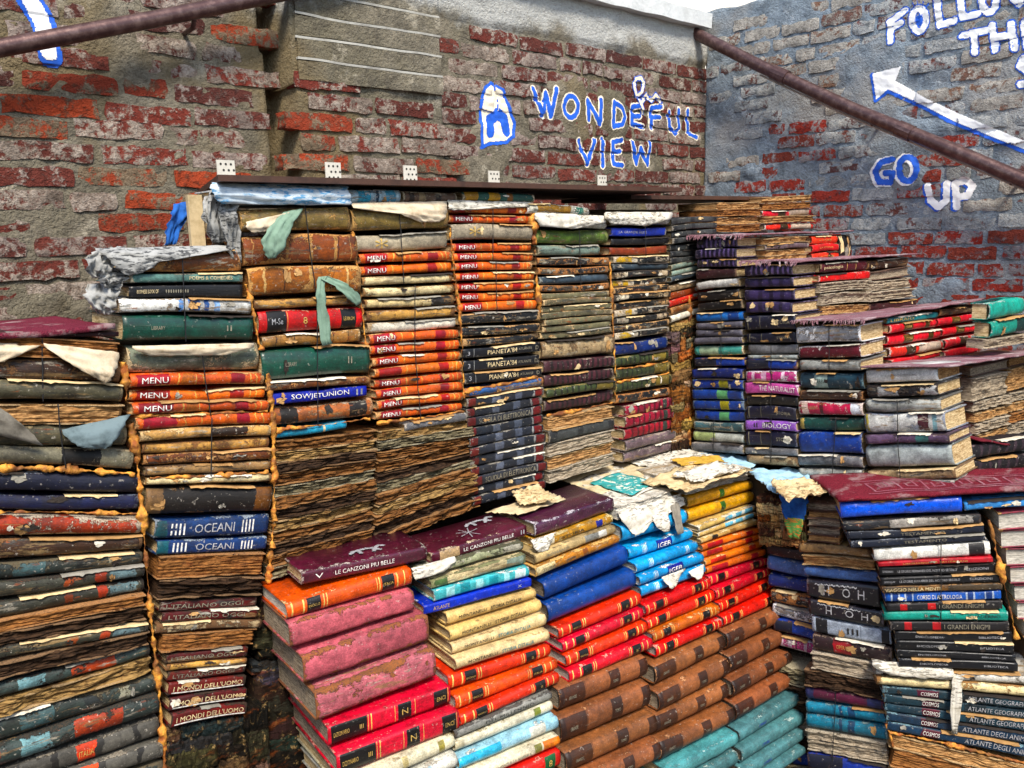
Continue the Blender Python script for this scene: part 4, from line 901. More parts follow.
def paint(parent, name, mat, plane, org, ex, nrm, bvh, strokes, width, polys=(), lift=.0014, cell=.0024, zoom=(0, 0, 1), ragged=.0015):
    """paint laid on the relief of the wall: strokes / polygons in sketch coordinates put on the wall plane"""
    ox, oy, sc = zoom
    def tow(p): a, z = acoord(plane, org, ex, ox+p[0]/sc, oy+p[1]/sc); return (a, z)
    S_ = [[tow(p) for p in s] for s in strokes]; P_ = [[tow(p) for p in s] for s in polys]
    allp = np.array([p for s in S_+P_ for p in s]); lo = allp.min(0)-width-.004; hi = allp.max(0)+width+.004
    nx = int((hi[0]-lo[0])/cell)+1; ny = int((hi[1]-lo[1])/cell)+1
    gx, gy = np.meshgrid(np.arange(nx), np.arange(ny)); ctr = np.stack([lo[0]+(gx.ravel()+.5)*cell, lo[1]+(gy.ravel()+.5)*cell], 1)
    d = np.full(len(ctr), 1e9)
    for s in S_: d = np.minimum(d, seg_dist(ctr, s)-width)
    for s in P_: d = np.where(in_poly(ctr, s), -1, d)
    idx = np.nonzero(d < ragged*2)[0]
    vid, V, F = {}, [], []
    def gv(i, j):
        if (i, j) not in vid:
            a, z = lo[0]+i*cell, lo[1]+j*cell
            src = org+ex*a+Z*z+nrm*.3
            hit = bvh.ray_cast(src, -nrm, .6)
            y = .3-hit[3] if hit[0] is not None else 0.0
            vid[(i, j)] = len(V); V.append(org+ex*a+Z*z+nrm*(y+lift)-parent.matrix_world.translation)
        return vid[(i, j)]
    for q in idx:
        i, j = int(q % nx), int(q // nx)
        c = ctr[q]
        if d[q] > ragged*1.6*noise.noise(Vector((c[0]*70, c[1]*70, 1))): continue
        F.append((gv(i, j), gv(i+1, j), gv(i+1, j+1), gv(i, j+1)))
    o_ = mesh_obj(name, V, F, mat, parent, smooth=True); return o_
def ell(cx, cy, rx, ry, n=20, a0=0, a1=360): return [(cx+rx*math.cos(math.radians(a0+(a1-a0)*i/n)), cy+ry*math.sin(math.radians(a0+(a1-a0)*i/n))) for i in range(n+1)]
WV = [[(280, 115), (320, 218), (333, 130), (353, 222), (373, 115)], ell(430, 185, 27, 42), [(501, 235), (497, 160), (546, 252), (548, 158)],
      [(597, 255), (600, 167), (632, 190), (643, 225), (632, 255), (597, 262)], [(702, 180), (670, 186), (672, 252), (716, 265)], [(671, 221), (702, 222)],
      [(750, 268), (746, 190), (787, 185)], [(748, 226), (782, 225)], [(815, 205), (820, 262), (842, 290), (858, 268), (852, 198)], [(888, 200), (895, 290), (925, 305)],
      [(462, 320), (499, 410), (525, 318)], [(557, 312), (558, 416)], [(632, 316), (597, 324), (599, 410), (637, 415)], [(598, 362), (627, 360)], [(674, 325), (693, 408), (706, 348), (738, 412), (743, 325)]]
zm = (460, 60, 3.938)
aB = (P_WB, WB0, EL, NL, bvhB)
paint(wallB, 'painted_outline', paint_cream, *aB, WV, .0135, zoom=zm)
paint(wallB, 'painted_letters', paint_blue, *aB, WV, .0085, zoom=zm, lift=.0022)
SQ = [[(716, 208), (708, 180), (690, 140), (680, 108), (688, 76), (710, 70), (722, 92), (708, 128), (694, 142)], [(708, 168), (728, 138), (745, 162), (762, 138), (784, 164)]]
paint(wallB, 'painted_outline', paint_blue, *aB, SQ, .010, zoom=zm, lift=.0030)
paint(wallB, 'painted_flourish', paint_cream, *aB, SQ, .0062, zoom=zm, lift=.0038)
door = [(80, 345), (78, 180), (92, 112), (120, 92), (165, 120), (187, 180), (216, 250), (210, 300), (180, 325), (110, 330)]
paint(wallB, 'painted_outline', paint_blue, *aB, [door+[door[0]]], .005, [door], zoom=zm)
paint(wallB, 'painted_door', paint_cream, *aB, [], 0, [[(85, 333), (84, 182), (97, 117), (120, 99), (160, 125), (180, 182), (208, 250), (203, 295), (176, 318), (108, 323)]], zoom=zm, lift=.0022)
paint(wallB, 'painted_arch', paint_blue, *aB, [[(112, 285), (118, 235), (145, 212), (170, 232), (180, 280)]], .018, zoom=zm, lift=.0030)
paint(wallB, 'painted_outline', paint_blue, *aB, [[(25, -5), (42, 20), (50, 56)]], .026)
paint(wallB, 'painted_stroke', paint_white, *aB, [[(25, -8), (41, 20), (48, 53)]], .017, lift=.0022)
zr = (840, 0, 3.489); aR = (P_WR, WR0, ES, NS, bvhR)
GO = [[(188, 556), (150, 565), (124, 600), (138, 636), (178, 636), (188, 604), (160, 604)], ell(240, 590, 30, 42)]
UPs = [[(308, 648), (318, 700), (345, 722), (370, 700), (374, 640)], [(408, 722), (402, 640), (440, 628), (462, 650), (446, 682), (410, 688)]]
paint(wallR, 'painted_letters', paint_white, *aR, [[(x-7, y+2) for x, y in s] for s in GO], .0145, zoom=zr)
paint(wallR, 'painted_letters', paint_blue, *aR, GO, .0105, zoom=zr, lift=.0022)
paint(wallR, 'painted_shadow', paint_blue, *aR, [[(x-7, y+5) for x, y in s] for s in UPs], .0115, zoom=zr)
paint(wallR, 'painted_letters', paint_white, *aR, UPs, .0115, zoom=zr, lift=.0022)
FT = [[(180, 145), (176, 78), (228, 38)], [(180, 98), (214, 80)], ell(277, 70, 24, 40), [(340, 5), (350, 88), (402, 72)], [(420, -12), (430, 62), (484, 48)], ell(522, 2, 26, 40), [(590, -30), (625, 14), (642, -8), (665, 15), (690, -30)],
      [(428, 124), (514, 106)], [(468, 115), (474, 184)], [(532, 90), (546, 174)], [(598, 84), (612, 168)], [(540, 132), (604, 124)], [(690, 70), (645, 78), (654, 160), (700, 150)], [(650, 118), (685, 112)],
      [(672, 205), (640, 205), (628, 228), (655, 250), (672, 272), (660, 292), (630, 294)]]
paint(wallR, 'painted_outline', paint_blue, *aR, FT, .0145, zoom=zr)
paint(wallR, 'painted_letters', paint_white, *aR, FT, .0105, zoom=zr, lift=.0022)
paint(wallR, 'painted_eye', paint_blue, *aR, [[(276, 70), (277, 74)]], .014, zoom=zr, lift=.0022)
paint(wallR, 'painted_lashes', paint_blue, *aR, [[(262, 28), (256, 10)], [(274, 26), (272, 4)], [(288, 28), (292, 8)], [(300, 32), (310, 12)]], .002, zoom=zr, lift=.0022)
ARW = [(118, 258), (216, 233), (196, 283), (300, 342), (420, 398), (642, 490), (760, 540), (760, 566), (642, 520), (560, 488), (400, 423), (300, 372), (172, 312), (130, 348)]
paint(wallR, 'painted_shadow', paint_blue, *aR, [[(118, 262), (129, 350), (172, 316), (300, 376), (400, 427), (560, 493), (642, 525), (760, 572)]], .008, zoom=zr)
paint(wallR, 'painted_arrow', paint_white, *aR, [], 0, [ARW], zoom=zr, lift=.0022)

# ------------------------------------------------------------------ plank, brackets, rails
wood = simple_mat('plank_wood', srgb('4a2f22'), .3, 25, .6, .002, srgb('1c110c'))
def plank(pts, t, label):
    V = [p for p in pts] + [p+Z*t for p in pts]; n = len(pts)
    F = [tuple(range(n))[::-1], tuple(range(n, 2*n))] + [(i, (i+1) % n, n+(i+1) % n, n+i) for i in range(n)]
    c = V[0].copy(); o_ = mesh_obj('shelf_plank', [v-c for v in V], F, wood); o_.location = c
    return tag(o_, label, 'plank', 'planks over the stacks')
ZP = P_L.at(212, 182).z
pa = P_L.at(212, 182); pa.z = 0
zt = P_L.at(560, 193).z
a0 = (pa-PL0).dot(EL)
aend = 1.698+.02
F0 = PL0+EL*a0+NL*.03; F1 = PL0+EL*1.62+NL*.03
plank([F0+Z*ZP, F1+Z*ZP, F1-NL*.52+Z*ZP, F0-NL*.52+EL*.17+Z*ZP], .012, 'long dark wooden plank lying over the tallest book stacks')
p0, p1 = riser(-.03).at(600, 199), riser(-.03).at(812, 188)
q0 = Vector((p0.x, p0.y, 0)); q1 = Vector((p1.x, p1.y, 0)); zr_ = ZP-.016
q0 = J - EL*.16 - NL*.10; 
plank([q0+Z*zr_, q1+Z*zr_, q1-NL*.30+Z*zr_, q0-NL*.30+Z*zr_], .012, 'short wooden plank over the top stair by the corner')
_ib = None
steel = simple_mat('bracket_steel', srgb('c9c5b8'), .2, 60, .4, .0005, srgb('a8a49a'))
hole = simple_mat('bracket_hole', srgb('2a2926'), .05, 60, .7, .0005)
bxs = [222, 318, 394, 488, 596]
for i, x in enumerate(bxs):
    a, _ = acoord(P_WB, WB0, EL, x, 182)
    off = offs_b(a, 1.75)+.028
    root = empty('angle_bracket', Matrix.Translation(WB0+EL*a+NL*off+Z*(ZP+.012)))
    tag(root, ['white perforated angle bracket on the plank beside the ragged wall crack', 'white perforated angle bracket under the buttress beside the wall crack', 'white perforated angle bracket at the far edge of the buttress', 'white perforated angle bracket below the painted door', 'white perforated angle bracket under the painted word VIEW'][i], 'bracket', 'angle brackets along the plank')
    v, f = box_vf(EL*-.024, EL*.048, NL*.003, Z*.08); mesh_obj('plate', v, f, steel, root)
    v, f = box_vf(EL*-.03, EL*.06, NL*.05, Z*.003); mesh_obj('foot', v, f, steel, root)
    hv, hf = [], []
    for hx in (-.015, 0, .015):
        for hz in (.04, .055, .07):
            k = len(hv); hv += [EL*(hx+(.0075 if hz == .055 else 0))*.9 + EL*.0032*math.cos(t*math.pi/4) + Z*(hz+.0032*math.sin(t*math.pi/4)) + NL*.0036 for t in range(8)]; hf.append(tuple(k+t for t in range(8)))
    mesh_obj('holes', hv, hf, hole, root)
iron = simple_mat('rail_iron', srgb('4f3633'), .3, 40, .38, .0012, srgb('8a6f66'), .6)
iron.node_tree.nodes['Principled BSDF'].inputs['Metallic'].default_value = .55
def rail(name, label, plane, off, px, rad, grp_='handrails on the walls'):
    pts = [plane.at(x, y, off) for x, y in px]; full = []
    for a, b in zip(pts[:-1], pts[1:]):
        n = 10; full += [a.lerp(b, i/n) for i in range(n)]
    full.append(pts[-1]); c = full[0].copy()
    root = empty('handrail', Matrix.Translation(c)); tag(root, label, 'handrail', grp_)
    V, F = tube_vf([p-c for p in full], rad, 14); mesh_obj('rail', V, F, iron, root, smooth=True)
    return root, c
rl, c = rail('handrail', 'brown iron handrail on the ochre wall above the carpeted stack', P_WB, .075, [(-120, 69), (0, 48), (150, 20), (300, -10), (380, -26)], .019)
for x, y in ((195, 13), (-60, 60)):
    p = P_WB.at(x, y, .075)-c; V, F = tube_vf([p, p-Z*.03-NL*.02, p-Z*.035-NL*.09], .006, 8); mesh_obj('bracket_arm', V, F, iron, rl, smooth=True)
rr, c = rail('handrail', 'brown iron handrail slanting down the blue-grey wall by the arrow', P_WR, .075, [(677, 24), (760, 66), (850, 108), (940, 145), (1030, 183), (1150, 236)], .023)
for x, y in ((905, 131), (780, 75)):
    pa_, pb_ = P_WR.at(x-7, y-3, .075)-c, P_WR.at(x+7, y+3, .075)-c; V, F = tube_vf([pa_, pb_], .0265, 14); mesh_obj('sleeve', V, F, iron, rr, smooth=False)
p = P_WR.at(677, 24, .075)-c; V, F = tube_vf([p, p-ES*.03-NS*.01, p-ES*.04-NS*.05-Z*.02, p-ES*.02-NS*.09-Z*.03], .013, 10); mesh_obj('bent_end', V, F, iron, rr, smooth=True)
pts = [P_WR.at(x, y+9, .055)-c for x, y in ((760, 66), (850, 108), (940, 145), (1030, 183), (1150, 236))]
V, F = tube_vf(pts, .004, 6); mesh_obj('cable', V, F, simple_mat('cable_white', srgb('b8aca0'), .2, 30, .5), rr, smooth=True)
for x, y in ((870, 116), (1010, 174)):
    p = P_WR.at(x, y, .075)-c; V, F = tube_vf([p, p-Z*.03-NS*.02, p-Z*.035-NS*.08], .006, 8); mesh_obj('bracket_arm', V, F, iron, rr, smooth=True)
# ------------------------------------------------------------------ the stacks
GRP = 'books stacked along the back wall'
K0 = ('C0', 'the carpet-topped stack', GRP); K1 = ('C1', 'the newspaper-topped stack', GRP); K2 = ('C2', 'the stack with hanging green flap', GRP)
K3 = ('C3', 'the stack above brown rubble', GRP); K4 = ('C4', 'the mostly orange and black stack', GRP); K5 = ('C5', 'the stack with mossy book', GRP)
K6 = ('C6', 'the stack with yellow-white tears', GRP); K7 = ('C7', 'the narrow corner stack', GRP)
GS = 'books forming the upper stairs'
KS1 = ('S1', 'the stair stack nearest the corner', GS); KS2 = ('S2', 'the stair stack with purple books', GS); KS3 = ('S3', 'the stair stack beside red books', GS); KS4 = ('S4', 'the pale stair stack', GS)
KRA = ('RA', 'the top stair riser', GS); KRB = ('RB', 'the second stair riser', GS); KRC = ('RC', 'the third stair riser', GS); KRD = ('RD', 'the red stair riser', GS); KRE = ('RE', 'the tan page riser', GS); KRF = ('RF', 'the lowest upper step', GS)
GF = 'books in the leaning front block'
KF1 = ('F1', 'the leaning pink stack', GF); KF2 = ('F2', 'the leaning cream history stack', GF); KF3 = ('F3', 'the leaning plain blue stack', GF); KF4 = ('F4', 'the leaning torn cyan stack', GF); KF5 = ('F5', 'the leaning mustard stack', GF)
GG = 'books forming the lower stairs'
KG0 = ('G0', 'the dark gap beside teal books', GG); KG1 = ('G1', 'the lower stack with silver ornaments', GG); KG2 = ('G2', 'the black paperback stack', GG); KG3 = ('G3', 'the white page stack', GG)

def ext(q, x):                       # carry a book that leaves the picture on to its real end
    xl, a, b, xr, c, d = q; k = (x-xl)/(xr-xl)
    return (x, a+(c-a)*k, b+(d-b)*k, xr, c, d)
B = {}
# C0
c0 = [(0, 332, 337, 120, 332, 337, 'dkred'), (0, 338, 358, 119, 342, 362, 'bndecay'), (0, 359, 380, 121, 363, 383, 'brownd'), (0, 381, 402, 123, 384, 403, 'olivegrey'), (0, 404, 425, 125, 405, 424, 'tndecay'),
      (0, 426, 446, 128, 426, 448, 'olivegrey'), (0, 447, 466, 133, 450, 470, 'olivelabel'), (0, 472, 492, 138, 476, 493, 'navyblack'), (0, 494, 509, 140, 495, 511, 'navy'), (0, 516, 538, 142, 517, 533, 'redpale'),
      (0, 541, 561, 143, 535, 549, 'brownd'), (0, 563, 581, 144, 551, 563, 'tealmulti'), (0, 583, 599, 145, 564, 577, 'greymulti'), (0, 601, 620, 146, 579, 591, 'greymulti'), (0, 622, 633, 146, 593, 606, 'bndecay'), (0, 634, 646, 147, 608, 620, 'dkdecay'),
      (0, 647, 661, 148, 622, 632, 'greymulti'), (0, 663, 682, 150, 633, 643, 'dkdecay'), (0, 684, 699, 152, 645, 658, 'tealorange'), (0, 701, 718, 154, 660, 672, 'rot3'), (0, 720, 745, 157, 674, 691, 'tealmulti'),
      (0, 747, 768, 159, 693, 715, 'tealorange'), (0, 771, 791, 161, 719, 738, 'redsquares'), (0, 794, 812, 163, 741, 758, 'redsquares'), (0, 815, 835, 165, 761, 778, 'tealmulti')]
for i, q in enumerate(c0): B['C0', i] = book(K0, P_L, ext(q[:6], -48), q[6], near=True, pinch=.2 if i < 7 else None)
# C1
c1 = [(125, 253, 272, 243, 250, 272, 'brownw'), (130, 274, 283, 243, 273, 283, 'tealgrey'), (128, 285, 297, 243, 285, 299, 'blacktitle'), (118, 298, 313, 250, 300, 315, 'whiteblue'), (122, 314, 342, 253, 316, 341, 'dkgreen'),
      (128, 345, 373, 261, 343, 371, 'greygreen'), (129, 375, 388, 264, 373, 385, 'menub'), (130, 390, 402, 266, 387, 398, 'menu'), (131, 403, 415, 269, 400, 411, 'menub'), (135, 417, 430, 271, 412, 424, 'menun'),
      (139, 431, 442, 271, 425, 436, 'tanspot'), (142, 443, 454, 271, 437, 448, 'tan'), (144, 455, 466, 271, 449, 460, 'brownw'), (145, 467, 476, 272, 461, 470, 'tandk'), (146, 478, 486, 272, 474, 482, 'creamb'),
      (146, 488, 516, 272, 486, 513, 'gradbrown'), (155, 520, 539, 270, 515, 535, 'oceani'), (157, 541, 556, 268, 537, 550, 'oceani'), (158, 558, 579, 264, 552, 575, 'bndecay'), (158, 581, 600, 263, 577, 595, 'dkdecay'),
      (160, 602, 612, 258, 597, 607, 'redtitle'), (162, 613, 623, 258, 608, 618, 'redtitle'), (156, 624, 634, 262, 619, 628, 'creamtorn'), (162, 635, 653, 256, 629, 645, 'bndecay'), (166, 655, 664, 248, 647, 657, 'redtitle'), (167, 665, 672, 247, 658, 664, 'tan'),
      (168, 673, 682, 246, 665, 673, 'redtitle'), (168, 684, 697, 246, 675, 686, 'mondi'), (169, 699, 712, 246, 687, 699, 'mondi'), (170, 714, 728, 246, 701, 713, 'mondi')]
for i, q in enumerate(c1): B['C1', i] = book(K1, P_L, q[:6], q[6], near=True, pinch=[.0, .05, .1][min(2, i//6)] if i < 14 else None, name='book')
# C2
c2 = [(236, 187, 205, 346, 188, 204, 'magblue'), (240, 209, 231, 350, 207, 231, 'oliveold'), (243, 236, 266, 357, 233, 263, 'exposed'), (248, 268, 298, 360, 265, 292, 'exposedo'), (254, 300, 310, 358, 295, 305, 'tan'), (259, 312, 335, 363, 307, 328, 'redlab'),
      (263, 336, 348, 361, 329, 342, 'tanband'), (261, 350, 382, 369, 344, 374, 'dkgreen'), (266, 383, 392, 369, 376, 384, 'brownw'), (271, 394, 406, 367, 385, 396, 'soviet'), (272, 408, 427, 374, 398, 416, 'brownlab'), (276, 431, 439, 348, 421, 429, 'bluethin')]
for i, q in enumerate(c2): B['C2', i] = book(K2, P_L, q[:6], q[6], near=True, pinch=.02 if i > 3 else None)
KR = ('CR', 'the brown rubble bank', GRP)
rows(KR, P_L, (278, 441), (270, 580), (379, 430), (374, 548), ['rot1', 'rot3', 'rot2', 'rot1', 'rot4', 'rot1', 'rot2', 'rot3', 'rot1', 'rot2', 'rot1', 'rot4'], near=True, D=.18)
# C3
c3 = [(350, 189, 204, 402, 190, 203, 'magblue'), (404, 190, 203, 458, 191, 202, 'magbrown'), (352, 208, 231, 448, 205, 229, 'oliveold'), (356, 234, 252, 449, 231, 249, 'emblem'), (359, 254, 264, 451, 251, 261, 'menub'), (360, 266, 276, 452, 262, 272, 'menu'), (362, 277, 286, 453, 273, 282, 'creamb'),
      (364, 288, 298, 455, 284, 293, 'creamb'), (366, 299, 309, 456, 295, 305, 'creamblack'), (367, 311, 322, 456, 306, 316, 'tan'), (368, 323, 334, 457, 318, 328, 'whiteb'), (369, 335, 345, 458, 329, 338, 'menu'), (370, 346, 356, 459, 340, 349, 'menu'), (372, 358, 367, 461, 351, 360, 'menu'),
      (374, 369, 378, 462, 361, 371, 'menun'), (375, 379, 388, 463, 372, 381, 'menub'), (375, 390, 399, 463, 382, 391, 'menu'), (376, 401, 410, 463, 393, 401, 'menub'), (376, 412, 420, 463, 403, 411, 'menu'), (404, 424, 432, 466, 413, 421, 'grey')]
for i, q in enumerate(c3): B['C3', i] = book(K3, P_L, q[:6], q[6], pinch=(-.05 if i < 9 else .02) if i > 2 else None)
KR2 = ('CR2', 'the rubble behind maroon books', GRP)
rows(KR2, P_L, (380, 431), (374, 548), (474, 419), (480, 506), ['rot3', 'rot4', 'rot1', 'rot1', 'rot2', 'rot4', 'rot1', 'rot3', 'rot1', 'rot2', 'rot1'], near=True, D=.18)
# C4
c4 = [(462, 192, 202, 534, 194, 203, 'maggold'), (449, 204, 213, 529, 206, 214, 'menun'), (450, 214, 222, 531, 215, 223, 'menu'), (451, 224, 240, 531, 225, 241, 'emblem'), (452, 243, 251, 532, 243, 251, 'menu'), (453, 253, 261, 533, 253, 261, 'menu'), (454, 263, 271, 533, 262, 270, 'menu'), (455, 273, 281, 534, 272, 280, 'menu'),
      (456, 283, 291, 534, 281, 290, 'menu'), (457, 293, 301, 535, 291, 299, 'menu'), (459, 303, 312, 537, 300, 309, 'menu'), (460, 314, 325, 540, 310, 321, 'blackchip'), (462, 327, 337, 540, 323, 332, 'blackchip'), (463, 339, 347, 541, 333, 340, 'blackchip'), (463, 349, 359, 541, 342, 352, 'pianeta'), (464, 361, 372, 541, 354, 365, 'pianeta'), (465, 374, 386, 542, 367, 376, 'pianeta')]
for i, q in enumerate(c4): B['C4', i] = book(K4, P_L, q[:6], q[6], pinch=.0 if 0 < i < 12 else None)
rows(K4, P_L, (466, 389), (473, 507), (543, 377), (546, 489), ['bluecurl', 'electro', 'electro', 'electrot', 'electro', 'electro', 'electro', 'electro', 'electro', 'electrot', 'electro', 'electro'])
# C5
c5 = [(526, 203, 214, 588, 207, 216, 'magwhite'), (536, 216, 227, 608, 219, 229, 'clothcap'), (537, 228, 243, 610, 230, 244, 'mossy'), (538, 245, 256, 600, 245, 255, 'greyteal'), (538, 257, 265, 609, 257, 265, 'torndark'), (539, 267, 275, 609, 266, 273, 'torndark'), (540, 276, 284, 609, 274, 282, 'bluegrey'), (541, 285, 292, 610, 283, 289, 'torndark')]
for i, q in enumerate(c5): B['C5', i] = book(K5, P_L, q[:6], q[6], pinch=.05)
rows(K5, P_L, (541, 293), (543, 340), (610, 290), (614, 333), ['olive']*7)
for q in [(543, 342, 360, 615, 335, 354, 'tanbig'), (544, 362, 374, 615, 356, 366, 'dkmaroon'), (545, 376, 388, 615, 368, 378, 'dkmaroon'), (545, 390, 399, 615, 380, 388, 'ribgreen'), (545, 401, 412, 615, 390, 401, 'dkmaroon')]: book(K5, P_L, q[:6], q[6])
rows(K5, P_L, (548, 418), (549, 484), (614, 406), (616, 464), ['tndecay', 'encblack', 'gydecay', 'tndecay', 'gydecay'])
# C6
c6 = [(611, 216, 226, 669, 215, 225, 'clothcap'), (612, 227, 236, 668, 227, 236, 'royal'), (612, 238, 245, 670, 237, 244, 'black'), (611, 247, 255, 669, 245, 253, 'orangedk')]
for i, q in enumerate(c6): B['C6', i] = book(K6, P_L, q[:6], q[6], pinch=.05)
rows(K6, P_L, (613, 257), (615, 341), (669, 255), (669, 333), ['tornyellow', 'bluegrey', 'tornwhite', 'tornyellow', 'blackchip', 'tornwhite', 'blackchip', 'tornyellow', 'tornwhite', 'blackchip', 'tornyellow'])
for q in [(616, 343, 357, 669, 336, 348, 'bluedk'), (616, 358, 368, 669, 350, 360, 'ribgreen'), (616, 370, 381, 670, 362, 372, 'ribgreen'), (616, 383, 393, 671, 374, 385, 'ribgreen'), (617, 395, 404, 671, 387, 396, 'torndark')]: book(K6, P_L, q[:6], q[6])
rows(K6, P_L, (625, 406), (624, 464), (673, 397), (677, 450), ['crimson', 'crimson', 'crimson', 'greypurple', 'greypurple'])
# C7
rows(K7, P_L, (671, 219), (671, 264), (716, 216), (716, 259), ['encblack']*7)
rows(K7, P_L, (671, 265), (671, 283), (716, 257), (716, 273), ['greyteal', 'greyteal', 'bluegrey'])
rows(K7, P_L, (671, 285), (671, 324), (716, 274), (716, 308), ['tanbig', 'orangedk', 'redsm', 'brownw', 'whiteb'])
# upper stairs: side stacks
s1 = [(696, 239, 249, 737, 237, 247, 'purple'), (696, 250, 259, 737, 248, 258, 'purple'), (697, 260, 268, 737, 259, 267, 'purple'), (696, 270, 280, 736, 268, 277, 'dkred'), (696, 282, 290, 739, 278, 287, 'paleb'), (697, 292, 302, 739, 289, 299, 'black'), (698, 303, 311, 742, 300, 309, 'black'), (695, 313, 322, 742, 311, 320, 'bluemid'),
      (695, 323, 330, 742, 321, 328, 'greysoft'), (695, 330, 337, 742, 329, 336, 'greysoft'), (695, 338, 345, 742, 337, 344, 'greysoft'), (694, 346, 356, 742, 345, 355, 'tealpale'), (694, 358, 367, 744, 358, 366, 'bluered')]
for i, q in enumerate(s1): B['S1', i] = book(KS1, P_S, q[:6], q[6], D=.16)
rows(KS1, P_S, (693, 369), (693, 420), (744, 369), (744, 422), ['bluedk', 'blueyel', 'bluegrn', 'blueyel', 'bluegrn'], D=.16)
for q in [(693, 421, 430, 743, 423, 433, 'tealdirty'), (692, 431, 441, 743, 434, 444, 'whitegreen'), (692, 442, 451, 743, 445, 455, 'grey')]: book(KS1, P_S, q[:6], q[6], D=.16)
s2 = [(745, 266, 277, 793, 264, 275, 'purple'), (745, 278, 288, 793, 277, 287, 'purpled'), (744, 290, 301, 794, 289, 300, 'purpled'), (746, 302, 314, 793, 302, 313, 'purpled'), (745, 316, 331, 796, 315, 330, 'navytitle'), (746, 333, 343, 796, 332, 343, 'navytitle'), (747, 345, 354, 797, 344, 354, 'grey'), (747, 355, 359, 798, 355, 359, 'palethin'), (747, 360, 370, 797, 360, 370, 'bluered'),
      (747, 371, 382, 797, 371, 383, 'pinkwhite'), (746, 383, 394, 799, 385, 396, 'pink'), (747, 395, 405, 798, 397, 407, 'black'), (747, 406, 419, 797, 408, 421, 'navytitle'), (746, 420, 430, 797, 422, 432, 'purplep'), (746, 431, 446, 797, 433, 448, 'navytitle'), (745, 447, 454, 798, 449, 457, 'grey'), (747, 455, 464, 798, 458, 468, 'tanbig')]
for i, q in enumerate(s2): B['S2', i] = book(KS2, P_S, q[:6], q[6], D=.16)
s3 = [(797, 327, 344, 861, 325, 342, 'greywhite'), (798, 346, 358, 860, 344, 358, 'maroonp'), (800, 360, 371, 861, 360, 371, 'greypale'), (799, 373, 389, 863, 373, 390, 'tealab'), (799, 391, 400, 863, 392, 401, 'brownd'), (799, 402, 416, 863, 403, 416, 'pinkred'), (799, 417, 430, 863, 418, 431, 'dkgreen2'), (799, 432, 453, 862, 433, 455, 'bluebig'), (798, 455, 466, 863, 457, 468, 'grey'), (798, 468, 478, 863, 470, 481, 'greypale')]
for i, q in enumerate(s3): B['S3', i] = book(KS3, P_S, q[:6], q[6], D=.15)
s4 = [(866, 369, 384, 938, 367, 381, 'whiteprint'), (866, 385, 398, 938, 383, 396, 'blackwhite'), (865, 399, 413, 940, 398, 411, 'greypale'), (865, 414, 434, 945, 412, 433, 'whitemulti'), (866, 435, 445, 950, 434, 443, 'purplegrey'), (866, 446, 469, 952, 444, 467, 'palebig'), (868, 471, 482, 955, 468, 479, 'tanbig'), (868, 483, 494, 955, 480, 491, 'grey')]
for i, q in enumerate(s4): B['S4', i] = book(KS4, P_S, q[:6], q[6], D=.15)
# upper stairs: risers facing along the stair
uS = lambda x, y: (P_S.at(x, y)-J).dot(ES)
RA = riser(.0); RB_ = riser(uS(742, 300)+.01); RC_ = riser(uS(796, 300)+.005); RD_ = riser(uS(863, 350)-.0); RE_ = riser(uS(945, 400)-.04)
rows(KRA, RA, (719, 202), (719, 232), (762, 201), (762, 231), ['tndecay', 'bndecay', 'tndecay', 'bndecay'], D=.16)
rows(KRA, RA, (764, 197), (764, 230), (813, 194), (815, 229), ['tndecay', 'bndecay', 'redtorn', 'tndecay', 'redtorn'], D=.16)
rows(KRB, RB_, (765, 239), (765, 262), (808, 236), (808, 260), ['tndecay', 'greypurple', 'tndecay', 'tndecay'], D=.16)
rows(KRB, RB_, (812, 236), (812, 262), (838, 235), (838, 260), ['redsm', 'redsm', 'redsm'], D=.16)
book(KRB, RB_, (839, 234, 262, 850, 233, 260), 'black', D=.16)
for q in [(820, 263, 273, 868, 260, 270, 'psico'), (870, 260, 269, 909, 257, 267, 'brownd'), (819, 275, 282, 870, 271, 279, 'redthin'), (871, 272, 280, 911, 266, 276, 'pagegrey'), (820, 284, 293, 869, 280, 289, 'gydecay'), (870, 282, 291, 914, 277, 287, 'gydecay'), (821, 295, 305, 870, 291, 302, 'gydecay'), (871, 293, 302, 915, 288, 297, 'gydecay'), (822, 306, 315, 870, 304, 312, 'tndecay'), (871, 304, 312, 918, 299, 306, 'dkred')]: book(KRC, RC_, q[:6], q[6], D=.14)
for q in [(887, 318, 324, 939, 312, 318, 'tealib'), (940, 310, 317, 983, 305, 311, 'brownd'), (888, 325, 334, 937, 319, 327, 'redband'), (939, 319, 327, 985, 312, 319, 'redband'), (889, 336, 346, 943, 329, 338, 'redband'), (944, 329, 337, 989, 322, 329, 'redband'), (891, 348, 358, 945, 340, 349, 'redtorn'), (946, 340, 349, 992, 332, 340, 'redtorn'), (893, 360, 364, 943, 351, 357, 'redthin'), (945, 351, 359, 988, 342, 350, 'redthin')]: book(KRD, RD_, q[:6], q[6], D=.14)
RD2 = riser(uS(863, 350)+.17)
for q in [(990, 303, 320, 1026, 297, 314, 'aqua2'), (992, 322, 338, 1030, 315, 331, 'aqua'), (988, 340, 349, 1030, 333, 342, 'gydecay')]: book(KRD, RD2, q[:6], q[6], D=.055)
